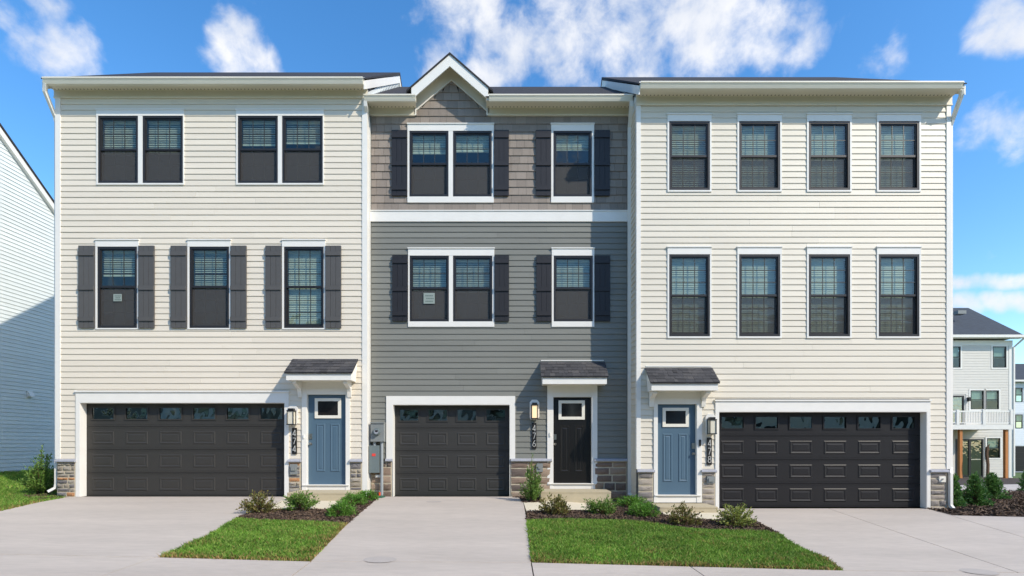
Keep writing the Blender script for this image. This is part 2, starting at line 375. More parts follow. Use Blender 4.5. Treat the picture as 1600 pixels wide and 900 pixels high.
for poly, lab in ((walk_l, 'short pale walk to the left blue door'), (walk_m, 'short pale walk to the black door'), (walk_r, 'short pale walk to the right blue door')):
    land('walkway', poly, 'walk_concrete', .02, kind='structure', label=lab, category='path')
for px, py, w, lab in ((594, 876.5, .2, 'round grey patch in the narrow middle driveway by the pavement'), (1530, 895.5, .2, 'round grey patch low in the right driveway'), (678, 785, .17, 'faint grey patch near the middle garage door')):
    x, y = gp(px, py); land('concrete_patch', [(x + w*math.cos(a), y + w*.8*math.sin(a)) for a in [i*math.pi/10 for i in range(20)]], 'patch', .0185, skirt=0, step=9, kind='structure', label=lab, category='patch')
for poly, lab in ((lawn_l, 'small front lawn left of the narrow middle driveway'), (lawn_r, 'large front lawn right of the narrow middle driveway'), (lawn_far, 'side lawn between the left townhouse and the white gabled house')):
    land('lawn', poly, 'soil_grass', .0, kind='structure', label=lab, category='lawn')
bed_far = G((1449,796),(1488,806),(1600,808.5)) + [(22, 11.4), (34, 36.5), (20, 36.5), (9.4, 13)]
side_bed = G((35,775),(60,784),(104,777),(112,775)) + [(-10.75, 12.55), (-10.85, 13.2), (-11.6, 13.1)]
for poly, lab in ((mulch_l, 'dark mulch bed before the left blue door'), (mulch_r, 'long dark mulch bed between right lawn and doors'), (mulch_m, 'small patch of mulch under the tall shrub'), (bed_far, 'wide mulch bed right of the right townhouse'), (side_bed, 'mulch patch at the left stone corner')):
    land('mulch_bed', poly, 'mulch_soil', .012, kind='structure', label=lab, category='mulch')
path_far = G((1470,760),(1700,756),(1720,768),(1470,772))
land('walkway', path_far, 'concrete', .04, kind='structure', label='pale walk crossing the mulch bed by the deck house', category='path')

# ------------------------------------------------------------------ lap siding, stone, windows
def lap(wall, x0, x1, z0, z1, course, holes, m, y=0., axis='x', flip=1, name='siding_board', joined=False):
    """one object for each run of each course, cut round the openings; the lower edge stands proud"""
    zs = z0; big = MB()
    while zs < z1 - .01:
        zt = min(zs + course, z1)
        hs = [h for h in holes if h[2] < zt and h[3] > zs and h[0] < x1 and h[1] > x0]
        xs = sorted({x0, x1, *[min(max(v, x0), x1) for h in hs for v in h[:2]]})
        runs = []
        for a, b in zip(xs, xs[1:]):
            if b - a < .004: continue
            segs = [(zs, zt)]
            for h in hs:
                if h[0] < (a+b)/2 < h[1]:
                    segs = [(p, q) for s in segs for p, q in ((s[0], min(s[1], h[2])), (max(s[0], h[3]), s[1])) if q - p > .006]
            for s in segs:
                if runs and abs(runs[-1][1] - a) < 1e-6 and runs[-1][2] == s: runs[-1][1] = b
                else: runs.append([a, b, s])
        cut = []
        for a, b, sg in runs:                               # long courses are lapped from two lengths of vinyl
            if b - a > 3.2 and not joined and axis == 'x':
                m_ = a + (b - a) * random.uniform(.3, .7); cut += [(a, m_ - .0015, sg), (m_ + .0015, b, sg)]
            else: cut.append((a, b, sg))
        for a, b, (p, q) in cut:
            jit = 0 if joined else random.uniform(-.0012, .0012)
            f = lambda z: jit - .004 - .015 * ((zs + course - z) / course) ** .6
            mb = big if joined else MB()
            prof = [(y + .004, p), (y + f(p), p), (y + f(p) - .001, p + .012 if q - p > .03 else p), (y + f(p + (q-p)*.45), p + (q-p)*.45), (y + f(p + (q-p)*.8), p + (q-p)*.8), (y + f(q), q), (y + .004, q)]
            if axis == 'x': mb.extrude(prof, a, b, 'x')
            else: mb.extrude([(-flip * (u - y) + y, w) for u, w in prof], a, b, 'y')
            if not joined: part(name, mb, m, wall)
        zs = zt
    if joined: return part('siding', big, m, wall, kind='stuff')
def stone_meshes(m):
    def mk(seed):
        r = random.Random(seed); mb = MB(); n = 4; k = 3; g = []
        for j in range(k + 1):
            for i in range(n + 1):
                u, w = i / n, j / k; edge = (i in (0, n)) or (j in (0, k))
                g.append((u + (r.uniform(-.03, .03) if not edge else r.uniform(0, .03) * (1 if i == 0 else -1 if i == n else 0)), (0 if edge else -1) * r.uniform(.6, 1.0) - (.25 if edge else 0), w + (r.uniform(0, .08) * (1 if j == 0 else -1 if j == k else 0) if edge else r.uniform(-.05, .05))))
        b = len(mb.v); mb.v += g
        for j in range(k):
            for i in range(n): a = j*(n+1)+i; mb.f.append((a, a+1, a+n+2, a+n+1)); mb.mi.append(0)
        rim = [i for i in range(n+1)] + [(n+1)*j + n for j in range(1, k+1)] + [(n+1)*k + i for i in range(n-1, -1, -1)] + [(n+1)*j for j in range(k-1, 0, -1)]
        base = len(mb.v); mb.v += [(g[i][0], 1.0, g[i][2]) for i in rim]
        for q in range(len(rim)): w = (q+1) % len(rim); mb.f.append((rim[q], base+q, base+w, rim[w])); mb.mi.append(0)
        return mb.mesh('stone', m)
    return [cached((m, 'stone', s), lambda s=s: mk(s)) for s in range(7)]
def stonework(house, x0, x1, z0, z1, m, rows, widths, y=-.03, seed=1, name='stone_veneer'):
    r = random.Random(seed)
    v = part(name, MB().box(x0, x1, y, .0, z0, z1), 'mortar', house); ms = stone_meshes(m); z = z0 + .006
    while z < z1 - .03:
        h = min(r.uniform(*rows), z1 - z)
        if z1 - z - h < .05: h = z1 - z
        x = x0 + .008
        while x < x1 - .02:
            w = r.uniform(*widths)
            if x1 - x - w < widths[0] * .5: w = x1 - x
            hh = h
            o = ob('stone', r.choice(ms), v, (x, y - .002, z)); o.scale = (w - .02, r.uniform(.018, .036), hh - .018); x += w
        z += h
    return v
def window(house, x0, x1, z0, z1, zm, cols=3, rows=2, rows_low=None, blind=1.0, tilt=.5, screen='screen', glass='glass'):
    """double-hung window: root mesh is the outer frame, children are sashes, panes, grilles, screen and blind"""
    w, h, m = x1 - x0, z1 - z0, zm - z0
    def frame(): return MB().ring(0, w, 0, h, .045, -.024, .075, .05, .055).mesh('window', 'black_frame')
    win = ob('window', cached(('wf', round(w, 3), round(h, 3)), frame), house, (x0, 0, z0))
    e = .045
    def sash_u(): return MB().ring(e, w-e, m-.025, h-.05, .028, -.004, .03, .028, .05).mesh('sash', 'black_frame')
    def sash_l(): return MB().ring(e, w-e, .055, m+.02, .04, .03, .062, .045, .05).mesh('sash', 'black_frame')
    k = (round(w, 3), round(h, 3), round(m, 3))
    ob('sash', cached(('su',) + k, sash_u), win); ob('sash', cached(('sl',) + k, sash_l), win)
    def pane(a, b, y): return MB().face([(e+.02, y, a), (w-e-.02, y, a), (w-e-.02, y, b), (e+.02, y, b)]).mesh('pane', glass)
    ob('pane', cached(('pu', glass) + k, lambda: pane(m, h-.07, .014)), win); ob('pane', cached(('pl', glass) + k, lambda: pane(.09, m, .046)), win)
    def grille(a, b, y, nc, nr):
        g = MB(); xa, xb = e + .028, w - e - .028
        for i in range(1, nc): x = xa + (xb-xa)*i/nc; g.box(x-.009, x+.009, y, y+.006, a, b)
        for j in range(1, nr): z = a + (b-a)*j/nr; g.box(xa, xb, y+.0005, y+.0065, z-.009, z+.009)
        return g.mesh('grille', 'grille_bar')
    if cols > 1:
        ob('grille', cached(('gu', cols, rows) + k, lambda: grille(m+.025, h-.078, .005, cols, rows)), win)
        rl = rows if rows_low is None else rows_low
        if rl: ob('grille', cached(('gl', cols, rl) + k, lambda: grille(.105, m-.025, .037, cols, rl)), win)
    if screen:
        ob('screen', cached(('sc', screen) + k, lambda: MB().face([(e, .024, .055), (w-e, .024, .055), (w-e, .024, m-.02), (e, .024, m-.02)]).mesh('screen', screen)), win)
    if blind:
        zb = h - .05 - (h - .11) * blind
        def bl():
            b = MB(); z = h - .13; b.box(e+.01, w-e-.01, .085, .13, h-.11, h-.05)
            while z > zb + .05:
                c, s_ = math.cos(tilt) * .024, math.sin(tilt) * .024
                b.face([(e+.012, .108 - c, z - s_), (w-e-.012, .108 - c, z - s_), (w-e-.012, .108 + c, z + s_), (e+.012, .108 + c, z + s_)]); z -= .043
            b.box(e+.01, w-e-.01, .095, .125, zb, zb + .04)
            return b.mesh('blind', 'blind')
        ob('blind', cached(('bl', round(blind, 2), round(tilt, 2)) + k, bl), win, kind='stuff')
    return win
def casing(house, x0, x1, z0, z1, wins, m='white_trim', y=-.034, crown=True):
    """white boards round one or two windows: head, sill and sides"""
    c = MB(); zt = max(w[3] for w in wins); zb = min(w[2] for w in wins)
    c.box(x0, x1, y, 0, zt, z1 - (.02 if crown else 0)); c.box(x0, x1, y, 0, z0, zb)
    if crown: c.box(x0 - .012, x1 + .012, y - .018, 0, z1 - .02, z1 + .004)
    xs = sorted([x0, x1] + [v for w in wins for v in w[:2]])
    for a, b in zip(xs[0::2], xs[1::2]): c.box(a, b, y + .003, 0, zb, zt)
    return part('casing', c, m, house)
def shutter(house, x0, x1, z0, z1, m):
    w, h = x1 - x0, z1 - z0
    def bd():
        b = MB(); n = 3
        for i in range(n): b.box(w*i/n + .003, w*(i+1)/n - .003, -.035, -.018, 0, h)
        b.box(.002, w-.002, -.022, 0, .002, h-.002); return b.mesh('shutter', m)
    s = ob('shutter', cached(('sh', m, round(w, 2), round(h, 2)), bd), house, (x0, -.02, z0))
    def bt(): return MB().box(.004, w-.004, -.058, -.034, 0, .1).mesh('batten', m)
    for f in (.878, .485, .082): ob('batten', cached(('bt', m, round(w, 2)), bt), s, (0, 0, h * f - (.0 if f > .8 else .05 if f > .3 else .0)))
    return s
def garage_door(house, x0, x1, z0, z1, cols, m, rec=.165):
    w, h = x1 - x0, z1 - z0; sh = h / 4; cw = w / cols
    pw, ph = .155 * 4.2 if False else cw * .66, sh * .56
    g = ob('garage_door', None, house, (x0, rec, z0))
    for k in range(4):
        holes = [(cw*(i+.5)-pw/2, cw*(i+.5)+pw/2, sh*.30, sh*.30+ph*.9) for i in range(cols)] if k == 3 else []
        s = MB(); sheet(s, 0, w, .006, sh - .006, holes, 0)
        s.box(0, w, -.004, .04, sh-.016, sh-.004); s.box(0, w, -.004, .04, .004, .016)
        s.box(0, w, .03, .034, 0, .03); s.box(0, w, -.003, .0, .045, .052)
        s.box(0, w, -.003, .0, sh-.052, sh-.045)
        for hx in holes:
            s.box(hx[0], hx[0]+.004, 0, .04, hx[2], hx[3]); s.box(hx[1]-.004, hx[1], 0, .04, hx[2], hx[3])
        ob('section', s.mesh('section', m), g, (0, 0, sh * k))
        for i in range(cols):
            cx = cw * (i + .5) - pw / 2
            if k == 3:
                def fr(): return MB().ring(-.022, pw+.022, -.022, ph*.9+.022, .03, -.016, .006).mesh('pane_frame', m)
                ob('pane_frame', cached(('pf', m, round(pw, 3), round(ph, 3)), fr), g, (cx, 0, sh*k + sh*.30))
                def pn(): return MB().face([(0, .012, 0), (pw, .012, 0), (pw, .012, ph*.9), (0, .012, ph*.9)]).mesh('pane', 'dark_glass')
                p = ob('pane', cached(('pn', round(pw, 3), round(ph, 3)), pn), g, (cx, 0, sh*k + sh*.30))
                p.rotation_euler = (random.uniform(-.012, .012), 0, random.uniform(-.02, .02))
            else:
                def rp():
                    b = MB(); n = 0; rings = [(0, 0), (.016, -.009), (.03, -.009), (.055, -.001), (.065, -.001), (.09, -.006)]
                    vv = []
                    for d, yy in rings: vv.append([(d, yy, d), (pw-d, yy, d), (pw-d, yy, ph-d), (d, yy, ph-d)])
                    for a, c in zip(vv, vv[1:]):
                        for q in range(4): b.face([a[q], a[(q+1) % 4], c[(q+1) % 4], c[q]])
                    b.face(vv[-1]); return b.mesh('panel', m)
                ob('panel', cached(('rp', m, round(pw, 3), round(ph, 3)), rp), g, (cx, -.001, sh*k + sh*.23))
    return g
def front_door(house, x0, x1, z0, z1, m, win, panels, knob, rec=.05):
    d = part('front_door', MB().box(0, x1-x0, 0, .045, 0, z1-z0), m, house, (x0, rec, z0))
    a = (win[0]-x0, win[1]-x0, win[2]-z0, win[3]-z0)
    part('window_frame', MB().ring(*a, .07, -.022, 0), 'cream_trim', d)
    part('pane', MB().box(a[0]+.06, a[1]-.06, -.006, -.001, a[2]+.06, a[3]-.06), 'black_frame' if False else 'door_pane', d)
    for p in panels:
        b = MB(); q = (p[0]-x0, p[1]-x0, p[2]-z0, p[3]-z0); vv = []
        for dd, yy in ((0, 0), (.014, -.012), (.03, -.012), (.05, -.0015), (.075, -.008)):
            vv.append([(q[0]+dd, yy, q[2]+dd), (q[1]-dd, yy, q[2]+dd), (q[1]-dd, yy, q[3]-dd), (q[0]+dd, yy, q[3]-dd)])
        for s, t in zip(vv, vv[1:]):
            for i in range(4): b.face([s[i], s[(i+1) % 4], t[(i+1) % 4], t[i]])
        b.face(vv[-1]); part('panel', b, m, d, (0, -.001, 0))
    kx = knob[0] - x0
    part('door_knob', MB().cyl((kx, 0, knob[1]-z0), .03, -.008, 'y').cyl((kx, -.008, knob[1]-z0), .012, -.03, 'y').cyl((kx, -.038, knob[1]-z0), .022, -.012, 'y', r2=.03).cyl((kx, -.05, knob[1]-z0), .03, -.02, 'y', r2=.018), 'nickel', d)
    part('deadbolt', MB().box(kx-.033, kx+.033, -.022, 0, knob[2]-z0-.06, knob[2]-z0+.07).cyl((kx, -.022, knob[2]-z0), .024, -.012, 'y'), 'nickel', d)
    return d
mat('door_pane', (30, 27, 28), .08, .2, 3, spec=.6)
def canopy(house, xw0, xw1, zt, xf0, xf1, zf, zb, p, brackets=None, flash=True):
    """small shingled porch roof: sloped slab from the wall down to a fascia, closed soffit, shingle courses"""
    c = part('door_canopy', MB().extrude([(0, zb+.03), (0, zt-.03), (-p+.03, zf-.035), (-p+.03, zb+.03)], xf0+.03, xf1-.03, 'x'), 'cream_trim', house)
    part('fascia', MB().box(xf0, xf1, -p, -p+.03, zb, zf-.02), 'white_trim', c)
    for a in (xf0, xf1-.025):
        part('rake_board', MB().extrude([(-p+.03, zb), (-p+.03, zf-.03), (0, zt-.035), (0, zt-.2), (-.12, zb)], a, a+.025, 'x'), 'white_trim', c)
    part('soffit', MB().box(xf0+.026, xf1-.026, -p+.031, 0, zb+.012, zb+.028), 'cream_trim', c)
    part('roof_deck', MB().extrude([(0, zt-.03), (0, zt), (-p-.03, zf-.004), (-p-.03, zf-.03)], xf0-.03, xf1+.03, 'x'), 'main_roof', c)
    L_ = math.hypot(p+.03, zt-zf); n = 5; s = MB(); dy, dz = -(p+.03)/L_, -(zt-zf)/L_; ny, nz = dz, -dy
    r = random.Random(int(xw0*100))
    for i in range(n):
        t0, t1 = L_*i/n, L_*(i+1)/n + .006; x = xf0-.034 - r.uniform(0, .1)
        while x < xf1+.034:
            w = r.choice((.09, .13, .17, .2)); a, b = max(x, xf0-.034), min(x+w-.004, xf1+.034)
            th = r.choice((.008, .012, .016)); e = r.uniform(0, .006)
            if b - a > .01:
                P = lambda t, hgt: (dy*t - ny*hgt*-1 if False else dy*t + ny*hgt, zt + dz*t + nz*hgt)
                s.extrude([P(t0, .001), P(t0, .004), P(t1-e, th), P(t1-e, .001)], a, b, 'x')
            x += w
    part('shingles', s, 'roof_shingle', c, kind='stuff')
    if flash: part('flashing', MB().box(xw0, xw1, -.03, 0, zt+.012, zt+.034), 'white_trim', c)
    for bx in (brackets or []):
        h0, h1 = bx[2], bx[3]; hgt = h1 - h0; k = p*.82
        part('bracket', MB().extrude([(-.03, h0), (-.06, h0), (-.085, h0+hgt*.35), (-.12, h0+hgt*.55), (-k*.75, h0+hgt*.72), (-k, h0+hgt*.80), (-k, h1), (-.03, h1)], bx[0], bx[1], 'x'), 'white_trim', c)
    return c
def gutter(house, x0, x1, z0, z1, yf, d=.11):
    prof = [(yf+d, z0), (yf+.035, z0), (yf+.012, z0+.05), (yf+.028, z0+.062), (yf+.004, z1-.035), (yf-.006, z1-.03), (yf-.006, z1), (yf+.008, z1), (yf+.012, z1-.02), (yf+d, z1-.02)]
    return part('gutter', MB().extrude(prof, x0, x1, 'x'), 'gutter_cream', house)
def eaves(house, x0, x1, zs, over, z_frieze, holes=True, m='soffit', xr=None):
    s = part('soffit', MB().box(x0, x1, -over, 0, zs, zs+.02), m, house)
    v = MB(); x = x0 + .05
    while x < x1 - .05: v.box(x, x+.022, -.085, -.06, zs-.002, zs); x += .086
    part('vent_slots', v, 'soffit_hole', s, kind='stuff')
    part('fascia', MB().box(x0, x1, -over-.022, -over, zs-.02, zs+.12), 'cream_trim', house)
    part('frieze_board', MB().box(x0, x1, -.03, 0, z_frieze, zs).box(x0, x1, -.045, -.03, z_frieze, z_frieze+.025), m, house)
def lantern(px, py, Y, label, lit=False, plate=True):
    x, z = (px-CX)*Y/FPX, CAMZ + (HOR-py)*Y/FPX
    t = thing('wall_lantern', label, 'lamp', (x, Y-.02, z), 'wall lanterns beside the front doors')
    pm = 'white_trim'
    part('mounting_block', MB().extrude([(-.09, -.2), (.06, -.2), (.115, -.14), (.115, .22), (.06, .28), (-.06, .28), (-.115, .22), (-.115, -.14)], -.035, 0, 'y'), pm, t)
    part('bracket', MB().box(-.03, .03, -.045, -.035, -.02, .2).box(-.015, .015, -.11, -.045, .12, .16), 'black_metal', t)
    part('cap', MB().box(-.06, .06, -.17, -.05, .155, .2).box(-.085, .085, -.195, -.025, .135, .155), 'black_metal', t)
    cg = MB()
    for a in (-.078, .062):
        for b in (-.19, -.046): cg.box(a, a+.016, b, b+.016, -.165, .135)
    cg.box(-.085, .085, -.195, -.025, -.185, -.165); part('cage', cg, 'black_metal', t)
    part('lamp_glass', MB().box(-.062, .062, -.176, -.044, -.165, .13), 'lamp_lit' if lit else 'lamp_glass', t)
def plaque(px, py, Y, digits, label):
    x, z = (px-CX)*Y/FPX, CAMZ + (HOR-py)*Y/FPX
    t = thing('house_number_sign', label, 'sign', (x, Y-.02, z), 'house number plaques')
    part('plate', MB().box(-.055, .055, -.022, 0, -.31, .31), 'black_metal', t)
    arc = lambda cx, cz, rx, rz, a0, a1: [(cx + rx*math.cos(R(a0+(a1-a0)*k/14)), 0, cz + rz*math.sin(R(a0+(a1-a0)*k/14))) for k in range(15)]
    shapes = {'4': [[(.018, 0, -.075), (.018, 0, .075), (-.036, 0, -.035), (.036, 0, -.035)]], '7': [[(-.034, 0, .07), (.034, 0, .07), (-.012, 0, -.075)]],
              '6': [arc(0, -.033, .034, .04, 0, 360), [(.022, 0, .075), (-.004, 0, .045), (-.03, 0, -.01)]], '8': [arc(0, -.036, .034, .038, 0, 360), arc(0, .038, .027, .034, 0, 360)]}
    for i, ch in enumerate(digits):
        def mk():
            b = MB()
            for l in shapes[ch]:
                for p, q in zip(l, l[1:]): b.sweep([p, q], .0115, .006)
            return b.mesh('digit', 'digit_white')
        ob('digit', cached(('digit', ch), mk), t, (0, -.0255, .185 - .185*i))
def box_roof(house, x0, x1, ye, ze, yr, zr, yb, th=.1, gable=True, m='main_roof'):
    """two slopes from the eave to the ridge and down behind, with thickness"""
    zb = ze - (yb - 2*yr + ye) * (zr-ze)/(yr-ye) if False else ze
    part('roof', MB().extrude([(ye, ze-.03), (ye, ze), (yr, zr), (yb, zb), (yb, zb-.03), (yr, zr-th)], x0, x1, 'x'), m, house)
    if gable:
        for a in (x0+.012, x1-.037):
            part('rake_board', MB().extrude([(ye+.02, ze-.05), (yr, zr-th), (yb-.02, zb-.05), (yb-.02, zb-.25), (yr, zr-th-.22), (ye+.02, ze-.25)], a, a+.025, 'x'), 'white_trim', house)

# ------------------------------------------------------------------ the three townhouses
def unit(Y, zb):
    s = FPX / Y
    return (lambda px: (px-CX)/s), (lambda py: CAMZ + (HOR-py)/s - zb), s
def shell(house, x0, x1, zt, holes, yr, zr, yb, ye, ze, side='cream_siding'):
    """wall sheathing with the openings cut out, closed at the sides and the back"""
    w = MB(); sheet(w, x0, x1, -.3, zt, holes, .006)
    w.face([(x0, .006, -.3), (x0, yb, -.3), (x0, yb, zt), (x0, .006, zt)]); w.face([(x1, .006, -.3), (x1, yb, -.3), (x1, yb, zt), (x1, .006, zt)])
    w.face([(x0, yb, -.3), (x1, yb, -.3), (x1, yb, zt), (x0, yb, zt)]); w.face([(x0, .006, zt), (x1, .006, zt), (x1, yb, zt), (x0, yb, zt)])
    return part('wall', w, 'sheathing', house)

def house_left():
    Y = 12.5; zb = 0.; X, Z, s = unit(Y, zb)
    h = thing('townhouse', 'cream lap-sided townhouse number 474 with grey shutters and charcoal garage door', 'house', (0, Y, zb), 'attached townhouses in the row')
    x0, x1 = X(89), X(573); zs = Z(142.5); zf = Z(154.5)
    gd = (X(126), X(446), -.3, Z(629)); dr = (X(480), X(541), -.3, Z(616))
    w3 = [(X(a), X(b), Z(287), Z(182)) for a, b in ((154.5,217),(224,287),(372.5,435),(441.5,505))]
    w2 = [(X(a), X(b), Z(513), Z(386)) for a, b in ((153.5,215.5),(297,359),(444.5,506.5))]
    wall = shell(h, x0, x1, Z(120), [gd, dr] + w3 + w2, 3.45, 12.5, 7, -.4, 9.68)
    c3 = [(X(152), X(288.5), Z(289.5), Z(172)), (X(370), X(506.5), Z(289.5), Z(172))]
    c2 = [(X(150.5), X(218), Z(515), Z(375)), (X(294), X(361.5), Z(515), Z(375)), (X(441.5), X(509), Z(515), Z(375))]
    holes = c3 + c2 + [(X(120), X(452), -.3, Z(610)), (X(472), X(547), -.3, Z(595))]
    zst = Z(717)
    lap(wall, x0 + .1, x1 - .1, zst, zf, .1375, holes, 'cream_siding')
    for i, c in enumerate(c3): casing(h, *c, w3[2*i:2*i+2])
    for c, w in zip(c2, w2): casing(h, *c, [w])
    for i, w in enumerate(w3): window(h, *w, Z(233.5), 3, 2, blind=(.54, .53, .4, .37)[i], tilt=(.95, 1.0, .85, .9)[i])
    for i, w in enumerate(w2): window(h, *w, Z(448), 3, 3, blind=(.34, .5, 1.)[i], tilt=(.8, .75, 1.1)[i], screen='screen' if i < 2 else None)
    for a, b in ((125,150),(218.3,243),(268.5,293.3),(361.8,386.5),(416,441),(509.3,534)): shutter(h, X(a), X(b), Z(513), Z(385), 'grey_shutter')
    part('corner_trim', MB().box(x0-.02, x0+.1, -.03, .1, zst, zf), 'white_trim', h); part('corner_trim', MB().box(x1-.1, x1+.02, -.03, .12, -.05, zf), 'white_trim', h)
    eaves(h, x0-.05, x1+.03, zs, .28, zf); gutter(h, X(66)*12.1/12.5, x1+.02, 9.54, 9.68, -.41)
    box_roof(h, x0-.06, x1+.06, -.36, 9.69, 3.45, 12.5, 7.26)
    side_wall(h, x1+.005, 7, 9.6, 3.45, 12.38, 'white_siding', 1, low=9.2); side_wall(h, x0-.005, 7, 9.6, 3.45, 12.38, 'cream_siding', -1)
    # garage
    garage_door(h, X(126), X(446), Z(776), Z(629), 6, 'garage_charcoal')
    garage_trim(h, X(120), X(126), X(446), X(452), Z(776), Z(629), Z(613))
    for (a, b, zt_, sd_) in ((91, 119.5, 722, 1), (452.5, 470.5, 722, 2), (548.5, 566, 722, 3)):
        stonework(h, X(a), X(b), -.06 if a < 500 else -.02, Z(722), 'ledge_stone', (.065, .12), (.12, .34), seed=sd_+10)
        part('stone_cap', MB().extrude([(-.085, Z(722)), (-.095, Z(721)), (-.085, Z(718.5)), (0, Z(717)), (0, Z(722))], X(a)-.02, X(b)+.02, 'x'), 'cap_stone', h)
    part('outlet_box', MB().box(X(455), X(466), -.075, 0, Z(741), Z(725)).box(X(457), X(464), -.1, -.075, Z(735), Z(729)), 'meter_grey', h)
    # entry
    door_trim(h, X(472.5), X(480), X(541), X(547.5), Z(757), Z(616), Z(596), Z(770))
    front_door(h, X(480), X(541), Z(757), Z(616), 'blue_door', (X(491), X(532), Z(653.5), Z(622)), [(X(493), X(507), Z(737), Z(662)), (X(515), X(530), Z(737), Z(662))], (X(484.5), Z(693.5), Z(682)))
    canopy(h, X(459), X(560), Z(560.5), X(460), X(558), 2.90, 2.725, .46, [(X(467), X(473), Z(621), Z(597)), (X(544), X(550), Z(621), Z(597))], flash=False)
    part('doorbell', MB().box(X(475), X(477), -.06, -.035, Z(685), Z(679)), 'white_trim', h)
    part('downspout', MB().sweep([(x0+.05, -.35, 9.56), (x0-.02, -.3, 9.42), (x0-.055, .02, 9.02), (x0-.055, .06, 8.9), (x0-.055, .06, .32), (x0-.075, .05, .22), (x0-.2, .0, .14)], .06, .075), 'white_trim', h)
    return h
def side_wall(h, x, yb, ze, yr, zr, m, sgn, low=-.06, y0=.09):
    b = MB().face([(x, .02, low), (x, yb, low), (x, yb, ze), (x, yr, zr), (x, .02, ze)])
    w = part('side_wall', b, m, h)
    big = MB(); z = low
    while z < zr - .1:                      # courses of the return wall up into the gable
        zt = z + .137
        def lim(zz): return (y0, yb) if zz <= ze else (.02 + (yr-.02)*(zz-ze)/(zr-ze), yb - (yb-yr)*(zz-ze)/(zr-ze))
        a, bb = lim(zt)
        if bb - a > .1: big.extrude([(x, z), (x + sgn*.021, z), (x + sgn*.02, z+.012), (x + sgn*.004, zt), (x, zt)], a, bb, 'y')
        z = zt
    part('siding', big, m, w, kind='stuff')
def garage_trim(h, xa, xb, xc, xd, z0, z1, zt, stone=None):
    t = MB(); zl = z0 if stone is None else stone
    t.box(xa, xb, -.036, .0, zl, z1); t.box(xc, xd, -.036, .0, zl, z1); t.box(xa, xd, -.036, 0, z1, zt)
    if stone is None: t.box(xa-.02, xd+.02, -.06, 0, zt, zt+.035)
    t.box(xb-.002, xb+.012, -.034, .16, z0, z1); t.box(xc-.012, xc+.002, -.034, .16, z0, z1); t.box(xb+.012, xc-.012, -.034, .16, z1-.012, z1+.002)
    part('garage_trim', t, 'white_trim', h)
def door_trim(h, xa, xb, xc, xd, z0, z1, zt, zs):
    t = MB(); t.box(xa, xb, -.04, .0, zs, zt); t.box(xc, xd, -.04, 0, zs, zt); t.box(xb, xc, -.034, 0, z1, zt); t.box(xb, xc, -.03, .02, zs, z0-.02)
    t.box(xb-.003, xb+.008, -.032, .1, z0, z1); t.box(xc-.008, xc+.003, -.032, .1, z0, z1); t.box(xb, xc, -.032, .1, z1-.008, z1+.003)
    t.box(xa+.02, xd-.02, -.065, .08, z0-.02, z0-.001)
    part('door_frame', t, 'white_trim', h)

